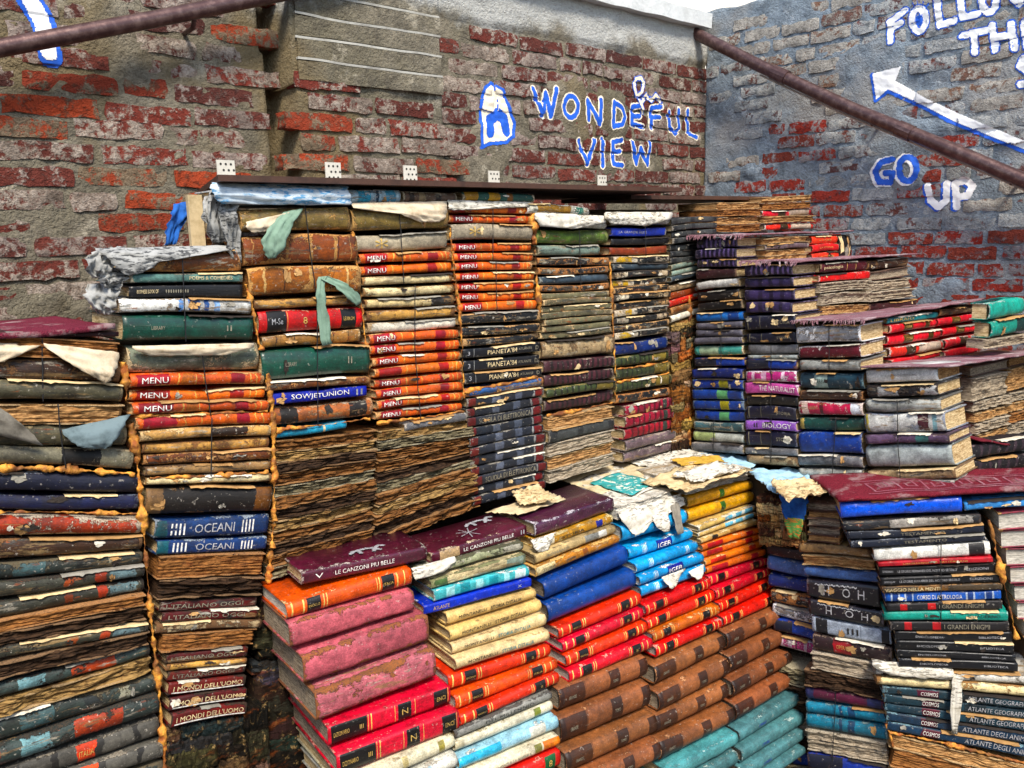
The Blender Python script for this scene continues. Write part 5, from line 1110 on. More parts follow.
for q in [(972, 367, 377, 1010, 359, 368, 'pagegrey'), (1011, 358, 367, 1048, 351, 359, 'pagetan'), (972, 379, 401, 1008, 371, 393, 'gydecay'), (1009, 370, 391, 1048, 361, 382, 'tndecay'), (974, 403, 412, 1010, 395, 403, 'gydecay'), (1011, 394, 402, 1050, 384, 393, 'gydecay'), (975, 414, 423, 1010, 405, 413, 'tndecay'), (1011, 404, 412, 1050, 395, 403, 'tndecay'), (975, 425, 434, 1010, 415, 424, 'gydecay'), (1011, 414, 423, 1050, 405, 414, 'bndecay'), (975, 436, 446, 1010, 426, 436, 'tndecay'), (1011, 425, 435, 1050, 416, 426, 'gydecay')]: book(KRE, RE_, q[:6], q[6], D=.14)
RF_ = riser(uS(945, 400)+.012)
for q in [(966, 446, 460, 1035, 436, 450, 'lexblack'), (967, 462, 475, 1038, 453, 466, 'lexblack'), (967, 477, 488, 1040, 469, 479, 'tandk')]: book(KRF, RF_, q[:6], q[6], D=.14)
# leaning front block
f1 = [(302, 572, 587, 428, 546, 562, 'maroontop'), (285, 602, 620, 412, 567, 587, 'redor'), (289, 622, 653, 415, 588, 612, 'pinkbig'), (303, 654, 688, 430, 613, 646, 'pinkbig'), (316, 690, 726, 438, 647, 683, 'pinkpeel'), (329, 727, 752, 452, 684, 705, 'redenc'), (337, 754, 780, 459, 707, 731, 'redenc'), (346, 782, 801, 455, 733, 750, 'creamroll'), (353, 803, 825, 458, 751, 771, 'skyroll')]
for i, q in enumerate(f1): B['F1', i] = book(KF1, P_F, q[:6], q[6], near=True, autod=True)
f2 = [(432, 553, 566, 529, 525, 538, 'maroontop2'), (418, 569, 579, 523, 541, 551, 'tornpaper'), (430, 580, 589, 525, 553, 564, 'greencream'), (433, 590, 603, 528, 565, 576, 'tealstripe'), (424, 606, 617, 531, 577, 587, 'royalthin'), (447, 614, 629, 537, 588, 599, 'monta'), (450, 630, 644, 543, 600, 613, 'monta'), (453, 644, 657, 547, 614, 628, 'montb'), (455, 658, 672, 549, 629, 643, 'montb'),
      (450, 677, 695, 552, 644, 657, 'redgold'), (456, 697, 714, 558, 658, 671, 'redor'), (460, 715, 729, 560, 672, 685, 'redgold'), (455, 731, 741, 553, 691, 700, 'greypaper'), (456, 742, 755, 555, 702, 714, 'creamgreen'), (458, 757, 772, 559, 716, 732, 'skycream'), (464, 774, 789, 560, 734, 747, 'creamor'), (470, 791, 813, 563, 749, 770, 'redgreen')]
for i, q in enumerate(f2): B['F2', i] = book(KF2, P_F, q[:6], q[6], near=True, autod=True)
f3 = [(535, 523, 539, 616, 497, 512, 'maroontop3'), (538, 541, 552, 613, 514, 523, 'goldold'), (533, 554, 566, 615, 524, 533, 'greygold'), (534, 567, 579, 619, 534, 543, 'goldor'), (544, 581, 602, 628, 545, 567, 'plainblue'), (549, 604, 627, 637, 569, 590, 'plainblue'), (559, 628, 641, 643, 593, 607, 'redgold'), (563, 642, 655, 645, 608, 620, 'redsat'), (567, 656, 670, 650, 622, 635, 'redgold'), (570, 671, 686, 653, 637, 650, 'redsat'),
      (560, 689, 716, 648, 655, 679, 'leather'), (562, 718, 750, 651, 681, 710, 'leather'), (566, 752, 778, 658, 713, 737, 'leather'), (575, 780, 806, 661, 739, 763, 'leather')]
for i, q in enumerate(f3): B['F3', i] = book(KF3, P_F, q[:6], q[6], near=True, autod=True)
f4 = [(617, 507, 521, 675, 489, 504, 'whdecay'), (622, 526, 545, 686, 508, 525, 'cyan'), (630, 549, 562, 694, 529, 540, 'cyanlab'), (635, 563, 575, 698, 541, 552, 'cyan'), (639, 576, 587, 704, 553, 563, 'cyanlab'), (643, 588, 601, 707, 564, 575, 'cyan'), (646, 605, 618, 710, 577, 589, 'redsat'), (649, 620, 632, 715, 590, 603, 'redsat'), (653, 633, 645, 719, 604, 616, 'redorange'), (656, 646, 660, 723, 618, 630, 'redsat'),
      (655, 665, 689, 726, 633, 653, 'leather'), (658, 691, 715, 729, 656, 679, 'leather'), (658, 716, 739, 731, 682, 703, 'leather'), (663, 742, 768, 737, 706, 726, 'leather'), (668, 770, 789, 738, 731, 748, 'tealwrap'), (672, 791, 812, 740, 750, 768, 'tealF')]
for i, q in enumerate(f4): B['F4', i] = book(KF4, P_F, q[:6], q[6], near=True, autod=True)
f5 = [(685, 483, 496, 750, 467, 479, 'whdecay'), (687, 497, 510, 752, 480, 490, 'yellow'), (690, 511, 525, 755, 491, 503, 'yellow'), (697, 526, 532, 755, 505, 511, 'skytan'), (698, 533, 538, 757, 512, 518, 'skytan'), (700, 539, 544, 757, 519, 525, 'tanblk'), (702, 545, 552, 760, 527, 533, 'orsm'), (704, 553, 560, 761, 534, 540, 'orsm'), (706, 561, 567, 764, 541, 548, 'orsm'), (708, 568, 575, 766, 549, 556, 'orsm'),
      (711, 577, 589, 769, 557, 566, 'redsat'), (716, 590, 602, 772, 567, 577, 'redsat'), (721, 603, 615, 778, 578, 589, 'redgold'), (725, 617, 629, 783, 591, 603, 'redsat'), (727, 632, 653, 783, 606, 624, 'leather'), (730, 655, 678, 788, 626, 646, 'leather'), (733, 680, 702, 792, 649, 667, 'leather'), (738, 704, 727, 799, 669, 689, 'leather'), (740, 730, 746, 800, 692, 708, 'tealF'), (741, 748, 766, 803, 710, 726, 'tealF'), (743, 768, 783, 804, 728, 743, 'tealF'), (745, 785, 797, 805, 745, 756, 'tealF')]
for i, q in enumerate(f5): B['F5', i] = book(KF5, P_F, q[:6], q[6], near=True, autod=True)
# lower stairs
P_G0 = P_G1
for q in [(760, 549, 560, 801, 556, 569, 'black'), (760, 562, 576, 803, 571, 586, 'bluesoft'), (762, 580, 592, 804, 588, 601, 'bluedk'), (764, 595, 607, 806, 603, 617, 'torndark'), (766, 610, 621, 808, 620, 632, 'greywhite'), (768, 625, 637, 810, 635, 648, 'bluered'), (770, 641, 652, 810, 651, 664, 'pinkwhite')]: book(KG0, P_G1, q[:6], q[6], D=.14, off=-.05)
rows(KG0, Plane(G1A-Vector((-.6, -.8, 0))*.04, Vector((-.6, -.8, 0))), (768, 662), (782, 800), (803, 672), (812, 800), ['rot4', 'rot2', 'dkdecay', 'gydecay', 'rot2', 'bluered', 'rot4', 'rot2'], D=.14)
rows(KG1, P_G1, (806, 502), (808, 541), (839, 504), (841, 545), ['pagegrey', 'pagetan', 'pagegrey', 'pagegrey', 'pagetan'], D=.12)
g1 = [(799, 543, 553, 872, 549, 558, 'tandk'), (802, 555, 564, 875, 560, 571, 'tndecay'), (803, 566, 576, 878, 573, 585, 'bluesoft'), (806, 578, 597, 880, 588, 610, 'silverblk'), (808, 599, 615, 884, 612, 629, 'silverblk'), (811, 617, 633, 891, 631, 646, 'greyblue'), (812, 635, 650, 892, 649, 665, 'redlabel'), (811, 652, 668, 890, 668, 684, 'gydecay'), (804, 669, 685, 884, 685, 699, 'dkdecay'), (806, 687, 699, 886, 701, 711, 'maroonG'), (806, 701, 713, 888, 713, 725, 'tealG'), (806, 714, 728, 888, 727, 742, 'tealG'), (806, 730, 749, 888, 744, 765, 'gydecay'), (808, 751, 768, 889, 767, 787, 'bluered')]
for i, q in enumerate(g1): B['G1', i] = book(KG1, P_G1, q[:6], q[6], D=.2, near=True)
g2 = [(840, 504, 520, 962, 496, 512, 'bluefilm'), (964, 503, 511, 1036, 497, 506, 'bluelight'), (843, 522, 532, 982, 514, 524, 'dkwhite'), (847, 533, 541, 985, 525, 533, 'dknavy'), (851, 542, 549, 986, 534, 541, 'dknavy'), (874, 550, 562, 991, 542, 556, 'whitebig'), (878, 563, 567, 993, 557, 562, 'redstrip'), (879, 568, 577, 999, 563, 573, 'blkprint'), (880, 578, 586, 1003, 574, 583, 'blkprint'), (882, 587, 593, 1003, 584, 590, 'viaggio'), (885, 594, 603, 1002, 591, 600, 'corso'), (886, 604, 611, 1003, 601, 610, 'blkred'), (884, 612, 621, 1008, 611, 621, 'tealgr'), (890, 622, 631, 1010, 622, 632, 'blkred'),
      (895, 632, 641, 1013, 633, 643, 'blkline'), (896, 641, 650, 1014, 644, 654, 'blkline'), (897, 650, 657, 1016, 655, 662, 'blkline'), (898, 658, 666, 1018, 663, 672, 'blkline'), (874, 667, 675, 1036, 676, 687, 'whitepap'), (876, 676, 684, 1038, 688, 699, 'creamb'), (882, 686, 693, 1040, 701, 711, 'cosmos'), (884, 694, 702, 1040, 713, 723, 'cosmos'), (885, 703, 711, 1042, 724, 735, 'cosmos'), (886, 712, 720, 1042, 736, 748, 'atlas'), (887, 721, 729, 1044, 750, 762, 'atlas'), (890, 735, 748, 1046, 770, 784, 'tndecay'), (892, 749, 768, 1048, 786, 806, 'bndecay')]
for i, q in enumerate(g2): B['G2', i] = book(KG2, P_G2, q[:6], q[6], D=.2, near=True)
rows(KG3, P_G2, (996, 514), (1026, 640), (1060, 511), (1092, 640), ['pageblock']*7, D=.2, off=-.01, near=True)
print('books', len(BOOKS))
# ------------------------------------------------------------------ cores, rubble, treads
core_m = simple_mat('packed_paper', srgb('4a3a28'), .3, 14, .9, .01, srgb('140e09'))
def prism(name, pts, z0, z1, mat, label=None, cat=None, kind='structure'):
    n = len(pts); c = Vector((pts[0].x, pts[0].y, z0))
    V = [Vector((p.x, p.y, z0))-c for p in pts]+[Vector((p.x, p.y, z1))-c for p in pts]
    F = [tuple(range(n))[::-1], tuple(range(n, 2*n))]+[(i, (i+1) % n, n+(i+1) % n, n+i) for i in range(n)]
    o_ = mesh_obj(name, V, F, mat); o_.location = c
    return tag(o_, label, cat, kind=kind)
def al(x, y): return (P_L.at(x, y)-PL0).dot(EL)
def LP(a, d): return PL0+EL*a-NL*d
b01, b12 = al(128, 400), al(256, 320)
prism('stack_core', [LP(-.38, .21), LP(b01, .21), LP(b01, .54), LP(-.38, .54)], 0, P_L.at(60, 338).z, core_m)
prism('stack_core', [LP(b01+.16, .205), LP(b12, .205), LP(b12, .40), LP(b01+.16, .40)], 0, P_L.at(180, 262).z, core_m)
prism('stack_core', [LP(b12+.2, .21), LP(1.85, .21), LP(1.85, .54), LP(b12+.36, .54)], 0, P_L.at(400, 206).z, core_m)
def SP(u, e): return J+ES*u+EL*e
uB, uC, uD, uE = uS(742, 300), uS(796, 300), uS(863, 350), uS(945, 400)
zB, zC, zD, zE, zF = P_S.at(716, 237).z, P_S.at(770, 263).z, P_S.at(830, 323).z, P_S.at(905, 366).z, RF_.at(990, 440).z
for (ua, ub, zt_) in ((-.54, 0.0, 1.52), (0.0, uB, 1.48), (uB, uC, 1.30), (uC, uD, 1.14), (uD, uE-.155, 1.045), (uE-.154, uE+.2, .84)):
    prism('stair_core', [SP(ua, .17), SP(ub, .17), SP(ub, .84), SP(ua, .84)], 0, zt_-.014, core_m)
plat = [LP(.40, -.002), LP(1.69, -.002), SP(.0, -.002), SP(.62, -.002), G1B-EG1*.0+Vector((.02, .12, 0)), G1A+Vector((.03, .16, 0))]
fr = [P_F.at(x, y) for x, y in ((745, 470), (680, 488), (610, 503), (525, 530), (440, 549))]
plat += [Vector((p.x, p.y, 0))-NF*.06 for p in fr]
ZPL = .872
prism('platform', plat, 0, ZPL, core_m)
gcore = [G1A+Vector((.06, .14, 0)), G1B+Vector((.06, .2, 0)), P_G2.at(1030, 560)+Vector((.08, .21, 0)), P_G2.at(1030, 560)+Vector((.5, .5, 0)), SP(.75, .1), SP(.6, -.01)]
prism('stair_core', gcore, 0, P_G2.at(900, 505).z-.01, core_m)
# plinths under the lowest books
pl_m = simple_mat('plinth_stone', srgb('2e2922'), .3, 8, .9, .01, srgb('15120e'))
def zmin(pre): return min(b.matrix_world.translation.z for b in BOOKS if b['label'].endswith(pre))
def plinth(pts, z): prism('plinth', pts, 0, z, pl_m)
zf = min(zmin(k[1]) for k in (KF1, KF2, KF3, KF4, KF5))-.06
fb = [P_F.at(360, 820), P_F.at(806, 770)]
plinth([fb[0]+NF*.0, fb[1], fb[1]-NF*.19, fb[0]-NF*.19], zf)
plinth([LP(-.38, 0), LP(b01, 0), LP(b01, .2), LP(-.38, .2)], zmin(K0[1])-.02)
plinth([LP(b01+.001, 0), LP(b12+.4, 0), LP(b12+.4, .2), LP(b01+.001, .2)], .30)
zg = min(zmin(KG1[1]), zmin(KG2[1]))-.03
ge = P_G2.at(1048, 790)
plinth([G1A, G1B, ge, ge+Vector((.05, .19, 0)), G1B+Vector((.05, .19, 0)), G1A+Vector((.05, .15, 0))], zg)

# rotten, uncountable layers of paper
def rubble_mat():
    m, t, b = new_mat('rotten_paper'); q = NB(t); v, rnd = q.coords()
    at = q.n('ShaderNodeAttribute', attribute_name='Col').outputs['Color']
    n1 = q.noise(q.vscale(v, (26, 26, 170)), 1, 6, .72); n2 = q.noise(v, 60, 5, .7); n3 = q.noise(q.vscale(v, (8, 8, 30)), 1, 5, .7)
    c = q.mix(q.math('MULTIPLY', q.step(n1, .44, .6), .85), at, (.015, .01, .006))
    c = q.mix(q.math('MULTIPLY', q.step(n2, .56, .7), .55), c, srgb('c9a468'))
    c = q.mix(q.math('MULTIPLY', q.step(n3, .56, .66), .6), c, srgb('7a3c12'))
    q.l(c, b.inputs['Base Color']); b.inputs['Roughness'].default_value = .9; b.inputs['Specular IOR Level'].default_value = .15
    q.bump(q.math('ADD', q.math('MULTIPLY', n1, .6), q.math('MULTIPLY', n2, .4)), 1.0, .008, b); return m
rub_m = rubble_mat()
PALB = [srgb(h) for h in ('a86a2c', '7a4a1e', '3a2412', 'b88e58', '7a745c', 'c2a880', '8f4a1e', '4a3822', 'b07a3c', '6a624a', '241810', '8a6a40', 'a5824e')]
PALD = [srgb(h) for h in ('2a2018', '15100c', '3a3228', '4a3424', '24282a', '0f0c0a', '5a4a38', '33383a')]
def rubble(name, label, plane, q, n, seed, pal, depth=.1, jut=.012):
    r = random.Random(seed); TLx, TRx, BRx, BLx = q; V, F, CO = [], [], []
    for i in range(n):
        t0, t1 = i/n, (i+1)/n
        x = r.uniform(-.04, 0)
        while x < 1:
            ln = r.uniform(.12, .75); x1 = min(1.02, x+ln); col = r.choice(pal); col = tuple(c*r.uniform(.6, 1.25) for c in col)
            j = r.gauss(0, jut*.35); sl = r.uniform(-.25, .25)/n; so = Vector((r.random()*90, r.random()*90, 0)); over = r.uniform(-.1, .8)/n
            nx, nz = max(4, int(ln*44)), 4; k = len(V)
            for c in range(nz+1):
                for a in range(nx+1):
                    s_ = lerp(x, x1, a/nx); t_ = lerp(t0-over, t1+over*.5, c/nz) + sl*(a/nx-.5)
                    px = lerp(lerp(TLx[0], TRx[0], s_), lerp(BLx[0], BRx[0], s_), t_); py = lerp(lerp(TLx[1], TRx[1], s_), lerp(BLx[1], BRx[1], s_), t_)
                    pp = Vector((s_*18, t_*n*1.4, 0))+so
                    edge = .008 if (a in (0, nx) or c in (0, nz)) else 0
                    p = plane.at(px, py + noise.noise(pp)*2.2, j + noise.noise(pp*1.7)*jut*.8 + noise.noise(pp*4.1)*jut*.4 - edge)
                    V.append(p); CO.append(tuple(cc*(1+.35*noise.noise(pp*2.4)) for cc in col))
            for c in range(nz):
                for a in range(nx):
                    ii = k+c*(nx+1)+a; F.append((ii, ii+nx+1, ii+nx+2, ii+1))
            per = [k+a for a in range(nx+1)]+[k+c*(nx+1)+nx for c in range(1, nz+1)]+[k+nz*(nx+1)+a for a in range(nx-1, -1, -1)]+[k+c*(nx+1) for c in range(nz-1, 0, -1)]
            kb = len(V)
            for ii in per: V.append(V[ii]-plane.n*depth); CO.append(CO[ii])
            for a in range(len(per)):
                b_ = (a+1) % len(per); F.append((per[a], per[b_], kb+b_, kb+a))
            x = x1 - r.uniform(0, .02)
    c0_ = V[0].copy(); o_ = mesh_obj(name, [v-c0_ for v in V], F, rub_m, cols=CO); o_.location = c0_
    return tag(o_, label, 'rotten paper', kind='stuff')
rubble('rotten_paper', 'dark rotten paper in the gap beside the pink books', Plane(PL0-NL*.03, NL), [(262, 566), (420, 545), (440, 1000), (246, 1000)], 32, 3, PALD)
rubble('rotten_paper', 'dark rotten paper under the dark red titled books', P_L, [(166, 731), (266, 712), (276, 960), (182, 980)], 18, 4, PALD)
rubble('rotten_paper', 'rotten brown paper filling the inner corner', P_L, [(671, 325), (716, 309), (718, 452), (672, 464)], 14, 5, PALB, jut=.008)
rubble('rotten_paper', 'torn brown pages in the gap above the blue stair books', P_G1, [(757, 499), (805, 501), (805, 548), (760, 544)], 6, 6, PALB, jut=.01)

# ------------------------------------------------------------------ carpets on the treads
def carpet_mat(name, c, c2, dirt):
    m, t, b = new_mat(name); q = NB(t); v, rnd = q.coords()
    n = q.noise(v, 400, 3, .7); n2 = q.noise(v, 14, 6, .7)
    k = q.mix(q.step(n, .35, .65), c2, c); k = q.mix(q.math('MULTIPLY', q.step(n2, .5, .66), .6), k, dirt)
    q.l(k, b.inputs['Base Color']); b.inputs['Roughness'].default_value = .95; b.inputs['Specular IOR Level'].default_value = .1
    q.bump(n, 1.0, .004, b); return m
mar_c = carpet_mat('carpet_maroon', srgb('8a3446'), srgb('551c2c'), srgb('c2b0ac')); mau_c = carpet_mat('carpet_mauve', srgb('a87f86'), srgb('6f4650'), srgb('cfc4c4'))
red_c = carpet_mat('carpet_red', srgb('8f2c3a'), srgb('561824'), srgb('b09a98'))
def carpet(label, c00, c10, c11, c01, t, mat, fringe=None, wav=.004, nu=36, nv=14, seed=1):
    V, F = [], []; so = Vector((seed*7.7, 1, 2))
    for s_ in (1, 0):
        for j in range(nv+1):
            for i in range(nu+1):
                f, g_ = i/nu, j/nv
                p = c00.lerp(c10, f).lerp(c01.lerp(c11, f), g_)
                e = .004*noise.noise(Vector((f*30, g_*12, 1))+so)
                p = p + (c10-c00).normalized()*(e if 0 < i < nu else e*2) + (c01-c00).normalized()*(noise.noise(Vector((f*24, g_*9, 5))+so)*.006 if j in (0, nv) else 0)
                z = wav*noise.noise(Vector((p.x*14, p.y*14, 3))+so) + (t if s_ else 0)
                V.append(p+Z*z)
    n1 = (nu+1)*(nv+1)
    for j in range(nv):
        for i in range(nu):
            q = j*(nu+1)+i; F.append((q, q+1, q+nu+2, q+nu+1)); F.append((n1+q, n1+q+nu+1, n1+q+nu+2, n1+q+1))
    per = [i for i in range(nu+1)]+[j*(nu+1)+nu for j in range(1, nv+1)]+[nv*(nu+1)+i for i in range(nu-1, -1, -1)]+[j*(nu+1) for j in range(nv-1, 0, -1)]
    for a in range(len(per)):
        b_ = per[(a+1) % len(per)]; F.append((per[a], n1+per[a], n1+b_, b_))
    o_ = V[0].copy(); root = empty('carpet_runner', Matrix.Translation(o_)); tag(root, label, 'carpet', 'carpet pieces on the steps')
    mesh_obj('pile', [v-o_ for v in V], F, mat, root, smooth=True)
    if fringe:
        fa, fb, nrm, ln = fringe; FV, FF = [], []; r = random.Random(seed)
        for k in range(60):
            f = r.random(); p = fa.lerp(fb, f) + nrm*.006 + Z*t*.6 - o_; l = ln*r.uniform(.25, 1.0); w_ = (fb-fa).normalized()*r.uniform(.0012, .003); d = nrm*r.uniform(.001, .008)+(fb-fa).normalized()*r.uniform(-.006, .006)
            i = len(FV)
            for q_ in range(4):
                s_ = q_/3; pp = p - Z*l*s_ + d*s_; ww = w_*(1-.5*s_); FV += [pp-ww, pp+ww, pp+nrm*.0015]
            for q_ in range(3):
                a = i+q_*3
                for e in range(3): FF.append((a+e, a+(e+1) % 3, a+3+(e+1) % 3, a+3+e))
        mo = mesh_obj('fringe', FV, FF, mat, root); mo['kind'] = 'stuff'
    return root
zc = P_L.at(60, 334).z
carpet('flecked maroon carpet lying on the stack by the mossy wall', LP(-.37, -.012)+Z*zc, LP(b01-.012, -.012)+Z*zc, LP(b01-.03, .3)+Z*zc, LP(-.37, .3)+Z*zc, .010, mar_c, seed=2)
def tread(label, ua, ub, zs, mat, e1, seed, fr=True, e0=-.012):
    a, b_, c_, d = SP(ua, e0)+Z*zs[0], SP(ub+.012, e0)+Z*zs[1], SP(ub+.012, e1)+Z*zs[2], SP(ua, e1)+Z*zs[3]
    return carpet(label, a, b_, c_, d, .005, mat, (a, b_, NS, .015) if fr else None, seed=seed)
tread('mauve carpet edge on the highest carpeted stair', 0.0, uB, (1.580, 1.580, 1.580, 1.576), mau_c, .66, 3)
tread('mauve carpet with ragged fringe over the purple books', uB, uC, (1.503, 1.503, 1.499, 1.488), mau_c, .78, 4)
tread('mauve carpet with red fringe over the grey and red books', uC, uD, (1.338, 1.352, 1.349, 1.318), mau_c, .84, 5)
tread('thin mauve carpet over the white printed stair book', uD, uE, (1.224, 1.247, 1.196, 1.166), mau_c, .84, 6, False)
zf0, zf1 = RF_.at(970, 444).z, RF_.at(1040, 431).z
tread('pinkish red carpet over the black embossed books', uE-.14, uE+.008, (zf0+.03, zf0+.012, zf1+.008, zf1+.026), red_c, .44, 7, False, .155)
ga, gb = P_G2.at(838, 502), P_G2.at(1060, 490)
ga.z += .004; gb.z += .006; gback = Vector((.05, .19, 0))
GCC = (ga+Vector((0, -.012, 0)), gb+Vector((.02, -.012, 0)), gb+Vector((.06, .15, 0)), ga+gback+Vector((-.05, .02, 0)))
gc = carpet('maroon carpet with pale key pattern over the blue film-wrapped book', *GCC, .009, red_c, seed=8)
mv, mf = [], []; gl = (GCC[1]-GCC[0]).length; gw = (GCC[3]-GCC[0]).length
def strip(x0, y0, x1, y1, w_=.0045):
    x0, x1 = min(x0, x1)-w_/2, max(x0, x1)+w_/2; y0, y1 = min(y0, y1)-w_/2, max(y0, y1)+w_/2
    n = max(1, int((x1-x0)/.01)); m_ = max(1, int((y1-y0)/.01))
    for i in range(n):
        for j in range(m_):
            k = len(mv)
            for (x, y) in ((lerp(x0, x1, i/n), lerp(y0, y1, j/m_)), (lerp(x0, x1, (i+1)/n), lerp(y0, y1, j/m_)), (lerp(x0, x1, (i+1)/n), lerp(y0, y1, (j+1)/m_)), (lerp(x0, x1, i/n), lerp(y0, y1, (j+1)/m_))):
                f_, g_ = x/gl, y/gw; p = GCC[0].lerp(GCC[1], f_).lerp(GCC[3].lerp(GCC[2], f_), g_)
                z = .004*noise.noise(Vector((p.x*14, p.y*14, 3))+Vector((8*7.7, 1, 2)))+.0105
                mv.append(p+Z*z-gc.matrix_world.translation)
            mf.append((k, k+1, k+2, k+3))
for i in range(6):
    x = .10+i*.062
    strip(x, .04, x, .12); strip(x, .12, x+.042, .12); strip(x+.042, .12, x+.042, .065); strip(x+.042, .065, x+.02, .065); strip(x+.02, .065, x+.02, .095); strip(x, .04, x+.062, .04)
strip(.08, .026, .48, .026); strip(.08, .14, .48, .14)
pk = mesh_obj('key_pattern', mv, mf, carpet_mat('carpet_pale', srgb('b06a78'), srgb('8f4a58'), srgb('c8a8ac')), gc); pk['kind'] = 'stuff'

# ------------------------------------------------------------------ foam seams
def foam_mat():
    m, t, b = new_mat('expanding_foam'); q = NB(t); v, rnd = q.coords()
    n = q.noise(v, 45, 5, .65); n2 = q.noise(v, 16, 4, .6)
    c = q.mix(q.step(n, .36, .62), srgb('a2561a'), srgb('f0a83c')); c = q.mix(q.math('MULTIPLY', q.step(n2, .42, .62), .85), c, srgb('5a2e12'))
    q.l(c, b.inputs['Base Color']); b.inputs['Roughness'].default_value = .7; q.bump(n, 1.0, .006, b); return m
foam_m = foam_mat()
def foam(label, plane, px, rad, seed, off=-.002, flat=1.0):
    off -= .003
    r = random.Random(seed); pts = []
    for (x0, y0), (x1, y1) in zip(px[:-1], px[1:]):
        n = max(2, int(math.hypot(x1-x0, y1-y0)/1.8))
        for i in range(n):
            t = i/n; pts.append(plane.at(lerp(x0, x1, t)+noise.noise(Vector((seed, len(pts)*.33, 0)))*1.6, lerp(y0, y1, t)+noise.noise(Vector((seed, len(pts)*.3, 9)))*1.6, off))
    def rf(i, k):
        p = Vector((i*.085, seed*3.7, 0)); a = .38+.85*noise.noise(p)+.4*noise.noise(p*3.7)+.2*noise.noise(p*9)
        return rad*max(.04, a)*(1+.7*noise.noise(Vector((i*.33, k*1.3, seed)))) 
    V, F = tube_vf(pts, rad, 9, rf); c = V[0].copy()
    o_ = mesh_obj('foam_seam', [v-c for v in V], F, foam_m, smooth=True); o_.location = c
    return tag(o_, label, 'foam', 'orange foam seams between books')
foam('orange foam blobs beside the first cookery books and carpeted stack', P_L, [(123, 362), (126, 385), (127, 404)], .012, 1)
foam('long orange foam seam between carpet-topped and newspaper-topped stacks', P_L, [(130, 424), (136, 452), (141, 500), (146, 560), (151, 620), (158, 680), (163, 740), (166, 790)], .010, 2)
foam('orange foam seam beside the dark green hardback', P_L, [(246, 284), (252, 308), (257, 335), (262, 352)], .011, 3)
foam('long orange foam seam beside the brown rotten layers', P_L, [(266, 366), (271, 400), (273, 430), (274, 470), (274, 520), (268, 585)], .012, 4)
foam('orange foam dots between hanging-flap stack and cream books', P_L, [(352, 232), (358, 270), (362, 310), (366, 345), (371, 395)], .008, 5)
foam('orange foam dots between the two columns of cookery books', P_L, [(450, 228), (454, 270), (459, 310), (462, 345), (464, 400)], .006, 6)
foam('thick orange foam beside the grey emblem book and mossy book', P_L, [(531, 212), (533, 228), (534, 246)], .017, 7)
foam('orange foam seam beside the olive chipped books', P_L, [(535, 250), (537, 285), (540, 315)], .010, 8)
foam('thin orange foam seam between mossy and yellow-torn stacks', P_L, [(610, 262), (612, 310), (615, 360), (616, 402)], .006, 9)
foam('orange foam seam in the inner corner beside blue stair books', P_L, [(689, 296), (690, 322), (690, 348), (690, 400), (689, 448)], .012, 10)
foam('flat orange foam line above the almost black navy book', P_L, [(-48, 469), (40, 468), (90, 471), (136, 474)], .008, 11, 0)
foam('flat orange foam line above the rounded red book', P_L, [(-48, 512), (60, 512), (138, 514)], .007, 12, 0)
foam('orange foam line under the three lettered cookery books', P_L, [(134, 416), (200, 414), (269, 411)], .006, 13, 0)
foam('orange foam line above the black brown-ended book', P_L, [(150, 478), (210, 476), (270, 472)], .008, 14, 0)
foam('orange foam line above the thin bright blue book', P_L, [(276, 430), (330, 424), (372, 418)], .007, 15, 0)
foam('orange foam line under the last lettered cookery book', P_L, [(377, 423), (420, 418), (466, 411)], .007, 16, 0)
foam('orange foam lumps under the black pale-titled books', P_L, [(464, 392), (480, 388), (505, 384), (540, 376)], .010, 17, 0)
foam('orange foam line under the dark maroon ribbed books', P_L, [(547, 416), (580, 410), (614, 402)], .008, 18, 0)
foam('orange foam line between the upper green ribbed books', P_L, [(617, 369), (645, 366), (670, 361)], .006, 19, 0)
foam('orange foam line between the lower green ribbed books', P_L, [(617, 382), (645, 378), (671, 373)], .006, 20, 0)
foam('lumpy orange foam seam between black paperbacks and white page edges', P_G2, [(989, 520), (996, 550), (1003, 580), (1009, 605), (1017, 640)], .010, 21, .0)
foam('orange foam strip under the dark atlases', P_G2, [(890, 732), (940, 742), (1000, 757), (1046, 768)], .009, 22, 0)
foam('orange foam lump beside the teal-blue banded books', P_G2, [(886, 724), (890, 735), (893, 748)], .012, 23, 0)

